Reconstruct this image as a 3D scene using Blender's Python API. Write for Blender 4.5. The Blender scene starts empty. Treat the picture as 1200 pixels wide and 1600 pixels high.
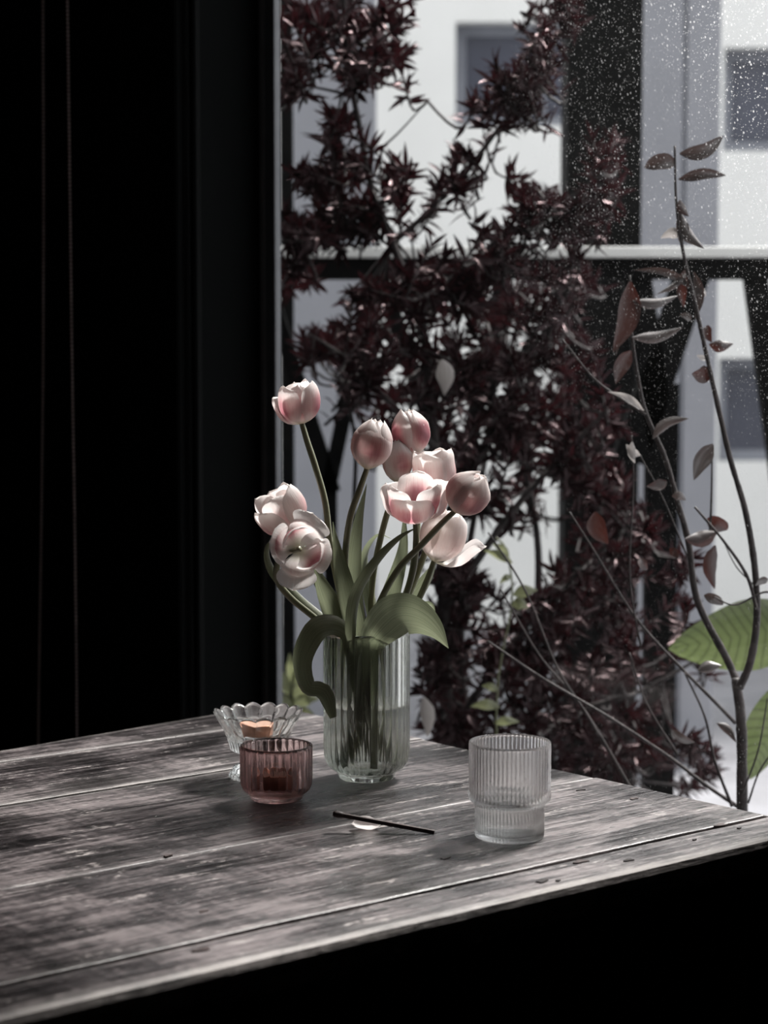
import bpy, bmesh, math, random
import numpy as np
from mathutils import Vector, Matrix, Quaternion
random.seed(7); rng = np.random.default_rng(7)
R = math.radians
scene = bpy.context.scene
col = scene.collection

# ------------------------------------------------------------------ camera
F, YH, HT, TZ = 3100.0, 540.0, 0.47, 0.75          # focal length (px of 1200x1600), horizon row, camera above table, table height
TH = math.atan((800 - YH) / F)
CAMZ = TZ + HT
cam_d = bpy.data.cameras.new('camera'); cam = bpy.data.objects.new('camera', cam_d); col.objects.link(cam)
cam.location = (0, 0, CAMZ); cam.rotation_euler = (math.pi / 2 - TH, 0, 0)
cam_d.sensor_fit = 'VERTICAL'; cam_d.sensor_height = 36; cam_d.sensor_width = 27; cam_d.lens = F * 36 / 1600
cam_d.clip_start = .05; cam_d.clip_end = 200
cam_d.dof.use_dof = True; cam_d.dof.focus_distance = 2.06; cam_d.dof.aperture_fstop = 6.0
scene.camera = cam
# ------------------------------------------------------------------ light
world = bpy.data.worlds.new('overcast_sky'); scene.world = world; world.use_nodes = True
wn = world.node_tree.nodes; wl = world.node_tree.links
bg = wn['Background']; bg.inputs['Strength'].default_value = 1.15
geo = wn.new('ShaderNodeTexCoord'); sep = wn.new('ShaderNodeSeparateXYZ'); wr = wn.new('ShaderNodeValToRGB')
wl.new(geo.outputs['Generated'], sep.inputs[0]); wl.new(sep.outputs['Z'], wr.inputs[0]); wl.new(wr.outputs[0], bg.inputs['Color'])
wr.color_ramp.elements[0].position = 0.0; wr.color_ramp.elements[0].color = (.66, .67, .69, 1)
wr.color_ramp.elements[1].position = 0.8; wr.color_ramp.elements[1].color = (1.0, 1.01, 1.03, 1)
SUN_AZ, SUN_EL = (.64, .768), R(52)
sun_d = bpy.data.lights.new('sun', 'SUN'); sun_d.energy = 6.6; sun_d.angle = R(11); sun_d.color = (1, .965, .93)
sun = bpy.data.objects.new('sun', sun_d); col.objects.link(sun)
_s = Vector((SUN_AZ[0] * math.cos(SUN_EL), SUN_AZ[1] * math.cos(SUN_EL), math.sin(SUN_EL)))
sun.rotation_euler = _s.to_track_quat('Z', 'Y').to_euler(); sun.location = _s * 12
vs = scene.view_settings
vs.view_transform = 'Standard'; vs.look = 'None'; vs.gamma = 1; vs.use_curve_mapping = False
vs.exposure = 0.7
cy = scene.cycles
cy.max_bounces = 14; cy.transmission_bounces = 14; cy.transparent_max_bounces = 24; cy.glossy_bounces = 6; cy.diffuse_bounces = 4
cy.sample_clamp_indirect = 5.0; cy.use_denoising = True

# ------------------------------------------------------------------ helpers
def at(px, py, Y):
    x = (px - 600) / F; y = (800 - py) / F
    t = Y / (math.cos(TH) + y * math.sin(TH))
    return Vector((x * t, Y, CAMZ + t * (y * math.cos(TH) - math.sin(TH))))
def on_z(px, py, z):
    x = (px - 600) / F; y = (800 - py) / F
    dz = y * math.cos(TH) - math.sin(TH); t = (z - CAMZ) / dz
    return Vector((x * t, t * (math.cos(TH) + y * math.sin(TH)), z))
UA = Vector((math.cos(R(218.5)), math.sin(R(218.5)), 0)); VA = Vector((UA.y, -UA.x, 0)); VA = VA if VA.y > 0 else -VA
CF = on_z(1293, 1291, TZ); CF0 = Vector((CF.x, CF.y, 0))
def on_plane_u(px, py, u):      # point of a pixel's ray on the plane  u = const  (parallel to the window)
    d = at(px, py, 1.0) - cam.location
    t = (u - (cam.location - CF0).dot(UA)) / d.dot(UA)
    P = cam.location + d * t; q = P - CF0
    return Vector((u, q.dot(VA), P.z))
def scale_px(Y): return Y / F * 1.005

def tag(o, label=None, cat=None, group=None, kind=None):
    for k, v in (('label', label), ('category', cat), ('group', group), ('kind', kind)):
        if v: o[k] = v
    return o
def empty(name, loc=(0, 0, 0), rz=0.0):
    o = bpy.data.objects.new(name, None); col.objects.link(o); o.empty_display_size = .05
    o.location = loc; o.rotation_euler = (0, 0, rz); return o
def mesh(name, verts, faces, smooth=True, uv=None):
    me = bpy.data.meshes.new(name); me.from_pydata([tuple(v) for v in verts], [], faces)
    if smooth: me.polygons.foreach_set('use_smooth', [True] * len(me.polygons))
    if uv is not None:
        l = me.uv_layers.new(name='UVMap'); li = np.empty(len(me.loops), dtype=np.int32); me.loops.foreach_get('vertex_index', li)
        l.data.foreach_set('uv', np.asarray(uv, dtype=np.float32)[li].ravel())
    me.update(); return me
def obj(name, me, mat, parent=None):
    o = bpy.data.objects.new(name, me); col.objects.link(o)
    if mat and not me.materials: me.materials.append(mat)
    o.parent = parent; return o
def add(name, vf, mat, parent=None, off=None, smooth=True):
    """vf = (verts, faces[, uv]) in the frame of the parent, or in world metres with off = the parent's place"""
    v, f = vf[0], vf[1]; uv = vf[2] if len(vf) > 2 else None
    if off is not None: v = [Vector(p) - Vector(off) for p in v]
    return obj(name, mesh(name, v, f, smooth, uv), mat, parent)
def box(x0, x1, y0, y1, z0, z1, bev=0.0, seg=2):
    bm = bmesh.new(); bmesh.ops.create_cube(bm, size=1)
    for v in bm.verts: v.co = Vector((x0 + (v.co.x + .5) * (x1 - x0), y0 + (v.co.y + .5) * (y1 - y0), z0 + (v.co.z + .5) * (z1 - z0)))
    if bev: bmesh.ops.bevel(bm, geom=bm.edges[:], offset=bev, segments=seg, affect='EDGES', profile=.5)
    bm.verts.index_update(); r = ([v.co.copy() for v in bm.verts], [[v.index for v in f.verts] for f in bm.faces]); bm.free(); return r
def merge(*vfs):
    V, Fc = [], []
    for v, f in ((x[0], x[1]) for x in vfs):
        n = len(V); V += list(v); Fc += [[i + n for i in q] for q in f]
    return V, Fc
def lathe(prof, seg=64, ribs=0, shape='flute', zr=0, close=True):
    """prof: (r, z, rib amplitude, scallop height); closed outline from axis to axis"""
    V, Fc = [], []
    n = len(prof)
    for p in prof:
        r, z = p[0], p[1]; a = p[2] if len(p) > 2 else 0; az = p[3] if len(p) > 3 else 0
        for k in range(seg):
            t = 2 * math.pi * k / seg
            s = 0
            if ribs:
                q = abs(math.sin(ribs * t / 2)); s = q ** .8 if shape == 'flute' else (.5 - .5 * math.cos(ribs * t))
            rr = max(r - a + a * s, 0); V.append((rr * math.cos(t), rr * math.sin(t), z - az + az * (s if ribs else 0)))
    for i in range(n - 1):
        for k in range(seg):
            k2 = (k + 1) % seg; Fc.append([i * seg + k, i * seg + k2, (i + 1) * seg + k2, (i + 1) * seg + k])
    if close:
        for i, rev in ((0, True), (n - 1, False)):
            c = len(V); V.append((0, 0, prof[i][1]))
            for k in range(seg):
                k2 = (k + 1) % seg; t = [i * seg + k, i * seg + k2, c]; Fc.append(t[::-1] if rev else t)
    return V, Fc
def catmull(P, n):
    P = [Vector(p) for p in P]; P = [P[0] * 2 - P[1]] + P + [P[-1] * 2 - P[-2]]; out = []
    m = len(P) - 3
    for j in range(n + 1):
        s = m * j / n; i = min(int(s), m - 1); t = s - i
        a, b, c, d = P[i:i + 4]
        out.append(.5 * (2 * b + (c - a) * t + (2 * a - 5 * b + 4 * c - d) * t * t + (3 * b - a - 3 * c + d) * t ** 3))
    return out
def interp(xs, n):
    xs = list(xs); return [float(np.interp(j / n * (len(xs) - 1), range(len(xs)), xs)) for j in range(n + 1)]
def tube(P, rad, seg=8, cap=True):
    n = len(P); V, Fc = [], []
    rad = rad if hasattr(rad, '__len__') else [rad] * n
    prev = None
    for i in range(n):
        T = (P[min(i + 1, n - 1)] - P[max(i - 1, 0)]).normalized()
        if prev is None: A = T.orthogonal().normalized()
        else: A = (prev - T * prev.dot(T)).normalized()
        prev = A; B = T.cross(A)
        for k in range(seg):
            t = 2 * math.pi * k / seg; V.append(P[i] + (A * math.cos(t) + B * math.sin(t)) * rad[i])
    for i in range(n - 1):
        for k in range(seg):
            k2 = (k + 1) % seg; Fc.append([i * seg + k, i * seg + k2, (i + 1) * seg + k2, (i + 1) * seg + k])
    if cap: Fc += [list(range(seg))[::-1], [(n - 1) * seg + k for k in range(seg)]]
    return V, Fc
def strip(P, W, tw=0.0, cup=0.0, nu=6, up=None, ruffle=0.0):
    """leaf blade along the centre line P with widths W, turned by tw (deg, or a list) about its own line, cupped by cup"""
    n = len(P); V, Fc, UV = [], [], []
    for i in range(n):
        T = (P[min(i + 1, n - 1)] - P[max(i - 1, 0)]).normalized()
        S = T.cross(Vector((0, 1, 0)) if up is None else up)
        if S.length < 1e-4: S = Vector((1, 0, 0))
        S.normalize(); a = tw[i] if hasattr(tw, '__len__') else tw
        S = Quaternion(T, R(a)) @ S; N = S.cross(T)
        c = cup[i] if hasattr(cup, '__len__') else cup
        for j in range(nu + 1):
            u = 2 * j / nu - 1; w = W[i] / 2
            V.append(P[i] + S * (u * w * (1 - .25 * abs(c) * u * u)) + N * (c * w * u * u + ruffle * w * abs(u) * math.sin(i * 1.7 + 2 * u)))
            UV.append((j / nu, i / (n - 1)))
    for i in range(n - 1):
        for j in range(nu):
            a = i * (nu + 1) + j; Fc.append([a, a + 1, a + nu + 2, a + nu + 1])
    return V, Fc, UV

WU, WO = -.085, -.205               # inner and outer face of the window wall
# ------------------------------------------------------------------ materials
def mat(name):
    m = bpy.data.materials.new(name); m.use_nodes = True; nt = m.node_tree; nt.nodes.clear()
    o = nt.nodes.new('ShaderNodeOutputMaterial')
    def N(t, **k):
        n = nt.nodes.new(t)
        for a, b in k.items():
            if a.startswith('i_'):
                key = a[2:]; key = int(key) if key.isdigit() else key.replace('_', ' ')
                n.inputs[key].default_value = b
            else: setattr(n, a, b)
        return n
    L = nt.links.new
    return m, N, L, o
def ramp(N, stops):
    r = N('ShaderNodeValToRGB'); e = r.color_ramp.elements
    while len(e) < len(stops): e.new(.5)
    for q, (p, c) in zip(e, stops): q.position = p; q.color = (*c, 1) if len(c) == 3 else c
    return r
def simple(name, c, rough=.6, metal=0, var=.25, scale=18, bump=0.0, spec=.5, stretch=(1, 1, 1)):
    m, N, L, o = mat(name)
    b = N('ShaderNodeBsdfPrincipled', i_Roughness=rough, i_Metallic=metal); b.inputs['Specular IOR Level'].default_value = spec
    tc = N('ShaderNodeTexCoord'); mp = N('ShaderNodeMapping', i_Scale=stretch); nz = N('ShaderNodeTexNoise', i_Scale=scale, i_Detail=5)
    L(tc.outputs['Object'], mp.inputs[0]); L(mp.outputs[0], nz.inputs['Vector'])
    r = ramp(N, [(.3, [x * (1 - var) for x in c]), (.7, [min(1, x * (1 + var)) for x in c])])
    L(nz.outputs[0], r.inputs[0]); L(r.outputs[0], b.inputs['Base Color'])
    if bump:
        bp = N('ShaderNodeBump', i_Strength=bump, i_Distance=.004); L(nz.outputs[0], bp.inputs['Height']); L(bp.outputs[0], b.inputs['Normal'])
    L(b.outputs[0], o.inputs[0]); return m
def glass(name, c=(1, 1, 1), ior=1.48, rough=.0, clear=.3, cclear=None):
    m, N, L, o = mat(name)
    g = N('ShaderNodeBsdfGlass', i_Color=(*c, 1), i_IOR=ior, i_Roughness=rough); t = N('ShaderNodeBsdfTransparent', i_Color=(*(cclear or c), 1))
    mx = N('ShaderNodeMixShader', i_0=clear); L(g.outputs[0], mx.inputs[1]); L(t.outputs[0], mx.inputs[2]); L(mx.outputs[0], o.inputs[0]); return m

def petal_mat():
    m, N, L, o = mat('tulip_petal')
    uv = N('ShaderNodeUVMap'); sp = N('ShaderNodeSeparateXYZ'); L(uv.outputs[0], sp.inputs[0])
    def M(op, a, b=None, clamp=False):
        n = N('ShaderNodeMath', operation=op, use_clamp=clamp)
        for i, x in enumerate((a, b)):
            if x is None: continue
            if isinstance(x, (int, float)): n.inputs[i].default_value = x
            else: L(x, n.inputs[i])
        return n.outputs[0]
    cu = M('SUBTRACT', 1.0, M('ABSOLUTE', M('SUBTRACT', M('MULTIPLY', sp.outputs[0], 2.0), 1.0)))
    tc = N('ShaderNodeMapping', i_Scale=(14, 1.6, 1)); L(uv.outputs[0], tc.inputs[0])
    oi = N('ShaderNodeObjectInfo'); ad = N('ShaderNodeVectorMath', operation='ADD'); L(tc.outputs[0], ad.inputs[0])
    rv = N('ShaderNodeCombineXYZ'); L(M('MULTIPLY', oi.outputs['Random'], 40.0), rv.inputs[0]); L(rv.outputs[0], ad.inputs[1])
    nz = N('ShaderNodeTexNoise', i_Scale=1.0, i_Detail=4, i_Roughness=.6); L(ad.outputs[0], nz.inputs['Vector'])
    vein = N('ShaderNodeMapping', i_Scale=(60, 2.0, 1)); L(uv.outputs[0], vein.inputs[0])
    nv = N('ShaderNodeTexNoise', i_Scale=1.0, i_Detail=2); L(vein.outputs[0], nv.inputs['Vector'])
    bell = ramp(N, [(0, (.0,) * 3), (.12, (.25,) * 3), (.38, (1,) * 3), (.62, (.8,) * 3), (.85, (.15,) * 3), (1, (0,) * 3)]); L(sp.outputs[1], bell.inputs[0])
    ce = ramp(N, [(.12, (.05,) * 3), (.85, (1,) * 3)]); L(cu, ce.inputs[0])
    at_ = N('ShaderNodeAttribute', attribute_type='OBJECT', attribute_name='tint')
    f = M('MULTIPLY', M('MULTIPLY', M('MULTIPLY', bell.outputs[0], ce.outputs[0]), at_.outputs['Fac']), 1.2)
    f = M('ADD', f, M('MULTIPLY', M('SUBTRACT', nz.outputs[0], .52), .42)); f = M('ADD', f, M('MULTIPLY', M('SUBTRACT', nv.outputs[0], .5), .25), True)
    r = ramp(N, [(.0, (.87, .83, .81)), (.35, (.82, .70, .68)), (.7, (.66, .40, .41)), (1, (.50, .20, .235))]); L(f, r.inputs[0])
    bs = ramp(N, [(0, (1,) * 3), (.16, (0,) * 3)]); L(sp.outputs[1], bs.inputs[0])
    mc = N('ShaderNodeMix', data_type='RGBA'); L(bs.outputs[0], mc.inputs[0]); L(r.outputs[0], mc.inputs[6]); mc.inputs[7].default_value = (.62, .62, .46, 1)
    bp = N('ShaderNodeBump', i_Strength=.25, i_Distance=.0015); L(nv.outputs[0], bp.inputs['Height'])
    d = N('ShaderNodeBsdfDiffuse'); t = N('ShaderNodeBsdfTranslucent'); g = N('ShaderNodeBsdfGlossy', i_Roughness=.38)
    for n in (d, t): L(mc.outputs[2], n.inputs['Color'])
    for n in (d, t, g): L(bp.outputs[0], n.inputs['Normal'])
    m1 = N('ShaderNodeMixShader', i_0=.5); L(d.outputs[0], m1.inputs[1]); L(t.outputs[0], m1.inputs[2])
    m2 = N('ShaderNodeMixShader', i_0=.05); L(m1.outputs[0], m2.inputs[1]); L(g.outputs[0], m2.inputs[2]); L(m2.outputs[0], o.inputs[0]); return m
def leaf_mat(name, c0, c1, trans=.35, gloss=.06, rough=.35, veins=40, ctrans=None, ribs=False, cgloss=(1, 1, 1), ior=1.4):
    m, N, L, o = mat(name)
    uv = N('ShaderNodeUVMap'); mp = N('ShaderNodeMapping', i_Scale=(veins, 1.5, 1)); L(uv.outputs[0], mp.inputs[0])
    nz = N('ShaderNodeTexNoise', i_Scale=1.0, i_Detail=3); L(mp.outputs[0], nz.inputs['Vector'])
    r = ramp(N, [(.3, c0), (.7, c1)]); L(nz.outputs[0], r.inputs[0]); colr = r.outputs[0]
    if ribs:   # side veins running from the midrib to the edge
        sp = N('ShaderNodeSeparateXYZ'); L(uv.outputs[0], sp.inputs[0])
        ab = N('ShaderNodeMath', operation='ABSOLUTE'); sb = N('ShaderNodeMath', operation='SUBTRACT', i_1=.5); L(sp.outputs[0], sb.inputs[0]); L(sb.outputs[0], ab.inputs[0])
        k = N('ShaderNodeMath', operation='MULTIPLY_ADD', i_1=-.22); L(ab.outputs[0], k.inputs[0]); L(sp.outputs[1], k.inputs[2])
        ml = N('ShaderNodeMath', operation='MULTIPLY', i_1=95.0); L(k.outputs[0], ml.inputs[0]); sn = N('ShaderNodeMath', operation='SINE'); L(ml.outputs[0], sn.inputs[0])
        rr = ramp(N, [(0.0, (1, 1, 1)), (.75, (.92,) * 3), (1, (.62,) * 3)]); mr = N('ShaderNodeMapRange', i_1=-1.0, i_2=1.0); L(sn.outputs[0], mr.inputs[0]); L(mr.outputs[0], rr.inputs[0])
        mm = N('ShaderNodeMix', data_type='RGBA', blend_type='MULTIPLY'); mm.inputs[0].default_value = 1; L(colr, mm.inputs[6]); L(rr.outputs[0], mm.inputs[7]); colr = mm.outputs[2]
    bp = N('ShaderNodeBump', i_Strength=.3, i_Distance=.001); L(nz.outputs[0], bp.inputs['Height'])
    d = N('ShaderNodeBsdfDiffuse'); t = N('ShaderNodeBsdfTranslucent'); g = N('ShaderNodeBsdfGlossy', i_Roughness=rough, i_Color=(*cgloss, 1))
    L(colr, d.inputs['Color'])
    if ctrans: t.inputs['Color'].default_value = (*ctrans, 1)
    else: L(colr, t.inputs['Color'])
    for n in (d, t, g): L(bp.outputs[0], n.inputs['Normal'])
    m1 = N('ShaderNodeMixShader', i_0=trans); L(d.outputs[0], m1.inputs[1]); L(t.outputs[0], m1.inputs[2])
    lw = N('ShaderNodeLayerWeight', i_Blend=.5); pw = N('ShaderNodeMath', operation='POWER', i_1=4.0); L(lw.outputs['Facing'], pw.inputs[0]); fm = N('ShaderNodeMath', operation='MULTIPLY_ADD', i_1=(ior - 1.0), i_2=.02 + gloss, use_clamp=True); L(pw.outputs[0], fm.inputs[0])
    m2 = N('ShaderNodeMixShader'); L(fm.outputs[0], m2.inputs[0]); L(m1.outputs[0], m2.inputs[1]); L(g.outputs[0], m2.inputs[2]); L(m2.outputs[0], o.inputs[0]); return m
def wood_mat():
    m, N, L, o = mat('worn_dark_wood')
    tc = N('ShaderNodeTexCoord'); oi = N('ShaderNodeObjectInfo')
    cb = N('ShaderNodeCombineXYZ'); ml = N('ShaderNodeMath', operation='MULTIPLY', i_1=37.0); L(oi.outputs['Random'], ml.inputs[0]); L(ml.outputs[0], cb.inputs[0]); L(ml.outputs[0], cb.inputs[1])
    ad = N('ShaderNodeVectorMath', operation='ADD'); L(tc.outputs['Object'], ad.inputs[0]); L(cb.outputs[0], ad.inputs[1])
    def nz(sc, scale, detail=6, rough=.6, dist=0.0):
        mp = N('ShaderNodeMapping', i_Scale=sc); L(ad.outputs[0], mp.inputs[0])
        n = N('ShaderNodeTexNoise', i_Scale=scale, i_Detail=detail, i_Roughness=rough, i_Distortion=dist); L(mp.outputs[0], n.inputs['Vector']); return n.outputs[0]
    grain = nz((1.6, 26, 8), 5.0, 8, .62, .6)
    fine = nz((5, 160, 40), 3.0, 4, .6)
    cloud = nz((1, 2.2, 2), 5.5, 6, .62, .4)
    patch = nz((1.8, 4.5, 2), 9.0, 8, .72, .3)
    cross = nz((70, 3.0, 2), 2.2, 3, .5)
    base = ramp(N, [(.24, (.0032, .0024, .0027)), (.5, (.0240, .0188, .0200)), (.80, (.145, .121, .122))])
    def mix(a, b, f): 
        x = N('ShaderNodeMath', operation='MULTIPLY_ADD', i_1=f); y = N('ShaderNodeMath', operation='SUBTRACT', i_1=.5); L(b, y.inputs[0]); L(y.outputs[0], x.inputs[0]); L(a, x.inputs[2]); return x.outputs[0]
    flk = nz((7, 20, 8), 16.0, 3, .6)
    h = mix(mix(mix(mix(grain, cloud, 1.7), cross, .35), fine, .55), flk, .7)
    L(h, base.inputs[0])
    # worn pale scuffs
    sc = mix(mix(patch, grain, .55), flk, .5)
    sr = ramp(N, [(.63, (0,) * 3), (.70, (1,) * 3)]); L(sc, sr.inputs[0])
    mc = N('ShaderNodeMix', data_type='RGBA'); L(sr.outputs[0], mc.inputs[0]); L(base.outputs[0], mc.inputs[6]); mc.inputs[7].default_value = (.30, .27, .26, 1)
    # small dark pits and worm holes
    mp = N('ShaderNodeMapping', i_Scale=(38, 75, 38)); L(ad.outputs[0], mp.inputs[0]); vo = N('ShaderNodeTexVoronoi', i_Scale=1.0); L(mp.outputs[0], vo.inputs['Vector'])
    sx = N('ShaderNodeSeparateXYZ'); L(vo.outputs['Color'], sx.inputs[0])
    th = N('ShaderNodeMapRange', i_1=.86, i_2=1.0, i_3=0.0, i_4=.30); L(sx.outputs[0], th.inputs[0])
    lt = N('ShaderNodeMath', operation='LESS_THAN'); L(vo.outputs['Distance'], lt.inputs[0]); L(th.outputs[0], lt.inputs[1])
    md = N('ShaderNodeMix', data_type='RGBA'); L(lt.outputs[0], md.inputs[0]); L(mc.outputs[2], md.inputs[6]); md.inputs[7].default_value = (.006, .005, .005, 1)
    # rubbed pale arrises, with a painted front edge highlight (attribute on the vertices)
    wa = N('ShaderNodeAttribute', attribute_type='GEOMETRY', attribute_name='wear_shine')
    wm = N('ShaderNodeMath', operation='MULTIPLY', use_clamp=True); L(wa.outputs['Fac'], wm.inputs[0]); wr_ = ramp(N, [(.3, (.15,) * 3), (.6, (1,) * 3)]); L(mix(patch, fine, .8), wr_.inputs[0]); L(wr_.outputs[0], wm.inputs[1])
    me = N('ShaderNodeMix', data_type='RGBA'); L(wm.outputs[0], me.inputs[0]); L(md.outputs[2], me.inputs[6]); me.inputs[7].default_value = (.34, .31, .295, 1)
    rr = ramp(N, [(.3, (.20,) * 3), (.7, (.42,) * 3)]); L(mix(cloud, grain, .9), rr.inputs[0])
    hb = N('ShaderNodeMath', operation='SUBTRACT'); L(mix(mix(grain, fine, .7), patch, .8), hb.inputs[0]); L(lt.outputs[0], hb.inputs[1])
    bp = N('ShaderNodeBump', i_Strength=.38, i_Distance=.0032); L(hb.outputs[0], bp.inputs['Height'])
    b = N('ShaderNodeBsdfPrincipled'); L(me.outputs[2], b.inputs['Base Color']); rm_ = N('ShaderNodeMix', data_type='FLOAT'); L(wa.outputs['Fac'], rm_.inputs[0]); L(rr.outputs[0], rm_.inputs[2]); rm_.inputs[3].default_value = .7; L(rm_.outputs[0], b.inputs['Roughness']); L(bp.outputs[0], b.inputs['Normal'])
    b.inputs['Specular IOR Level'].default_value = .62
    L(b.outputs[0], o.inputs[0]); return m
def pane_mat():
    m, N, L, o = mat('dusty_window_glass')
    tc = N('ShaderNodeTexCoord')
    s0 = N('ShaderNodeSeparateXYZ'); L(tc.outputs['Object'], s0.inputs[0]); c0 = N('ShaderNodeCombineXYZ'); L(s0.outputs[1], c0.inputs[0]); L(s0.outputs[2], c0.inputs[1])
    mp = N('ShaderNodeMapping', vector_type='TEXTURE', i_Scale=(1 / 210, 1 / 150, 1), i_Rotation=(0, 0, R(32))); L(c0.outputs[0], mp.inputs[0])
    def specks(scale, thr0, rmax):
        vo = N('ShaderNodeTexVoronoi', voronoi_dimensions='2D', i_Scale=scale, i_Randomness=1.0); L(mp.outputs[0], vo.inputs['Vector'])
        sx = N('ShaderNodeSeparateXYZ'); L(vo.outputs['Color'], sx.inputs[0])
        th = N('ShaderNodeMapRange', i_1=thr0, i_2=1.0, i_3=0.0, i_4=rmax); L(sx.outputs[0], th.inputs[0])
        s = N('ShaderNodeMath', operation='SUBTRACT'); L(th.outputs[0], s.inputs[0]); L(vo.outputs['Distance'], s.inputs[1])
        q = N('ShaderNodeMath', operation='MULTIPLY', i_1=14.0, use_clamp=True); L(s.outputs[0], q.inputs[0]); return q.outputs[0]
    a = specks(1.0, .64, .27); b = specks(2.3, .54, .28)
    mx = N('ShaderNodeMath', operation='MAXIMUM'); L(a, mx.inputs[0]); L(b, mx.inputs[1])
    nz = N('ShaderNodeTexNoise', i_Scale=7.0, i_Detail=4); L(tc.outputs['Object'], nz.inputs['Vector'])
    # rain splashes dried on thicker towards the open end of the pane
    sp = N('ShaderNodeSeparateXYZ'); L(tc.outputs['Object'], sp.inputs[0])
    gr = N('ShaderNodeMapRange', i_1=-.74, i_2=-.22, i_3=.0, i_4=.9); gr.clamp = True; L(sp.outputs[1], gr.inputs[0])
    gz = N('ShaderNodeMapRange', i_1=1.12, i_2=1.6, i_3=.08, i_4=1.0); gz.clamp = True; L(sp.outputs[2], gz.inputs[0])
    g2 = N('ShaderNodeMath', operation='MULTIPLY'); L(gr.outputs[0], g2.inputs[0]); L(gz.outputs[0], g2.inputs[1])
    nr = ramp(N, [(.35, (.35,) * 3), (.65, (1,) * 3)]); L(nz.outputs[0], nr.inputs[0])
    g3 = N('ShaderNodeMath', operation='MULTIPLY'); L(g2.outputs[0], g3.inputs[0]); L(nr.outputs[0], g3.inputs[1])
    k = N('ShaderNodeMath', operation='MULTIPLY'); L(g3.outputs[0], k.inputs[0]); L(mx.outputs[0], k.inputs[1])
    fc_ = N('ShaderNodeMath', operation='GREATER_THAN', i_1=WO - .001); L(sp.outputs[0], fc_.inputs[0])
    k2 = N('ShaderNodeMath', operation='MULTIPLY'); L(k.outputs[0], k2.inputs[0]); L(fc_.outputs[0], k2.inputs[1]); k = k2
    film = N('ShaderNodeMath', operation='MULTIPLY_ADD', i_1=.006, i_2=.0004); L(g3.outputs[0], film.inputs[0])
    tot = N('ShaderNodeMath', operation='ADD', use_clamp=True); L(k.outputs[0], tot.inputs[0]); L(film.outputs[0], tot.inputs[1])
    d = N('ShaderNodeBsdfDiffuse', i_Color=(.6, .6, .6, 1)); t = N('ShaderNodeBsdfTranslucent', i_Color=(.8, .8, .8, 1))
    dt = N('ShaderNodeMixShader', i_0=.7); L(d.outputs[0], dt.inputs[1]); L(t.outputs[0], dt.inputs[2])
    tr = N('ShaderNodeBsdfTransparent', i_Color=(.97, .975, .975, 1)); gl = N('ShaderNodeBsdfGlossy', i_Roughness=.0)
    lw = N('ShaderNodeLayerWeight', i_Blend=.5); pw = N('ShaderNodeMath', operation='POWER', i_1=5.0); L(lw.outputs['Facing'], pw.inputs[0]); fr = N('ShaderNodeMath', operation='MULTIPLY_ADD', i_1=.9, i_2=.035); L(pw.outputs[0], fr.inputs[0]); cl = N('ShaderNodeMixShader'); L(fr.outputs[0], cl.inputs[0]); L(tr.outputs[0], cl.inputs[1]); L(gl.outputs[0], cl.inputs[2])
    fin = N('ShaderNodeMixShader'); L(tot.outputs[0], fin.inputs[0]); L(cl.outputs[0], fin.inputs[1]); L(dt.outputs[0], fin.inputs[2]); L(fin.outputs[0], o.inputs[0]); return m

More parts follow.
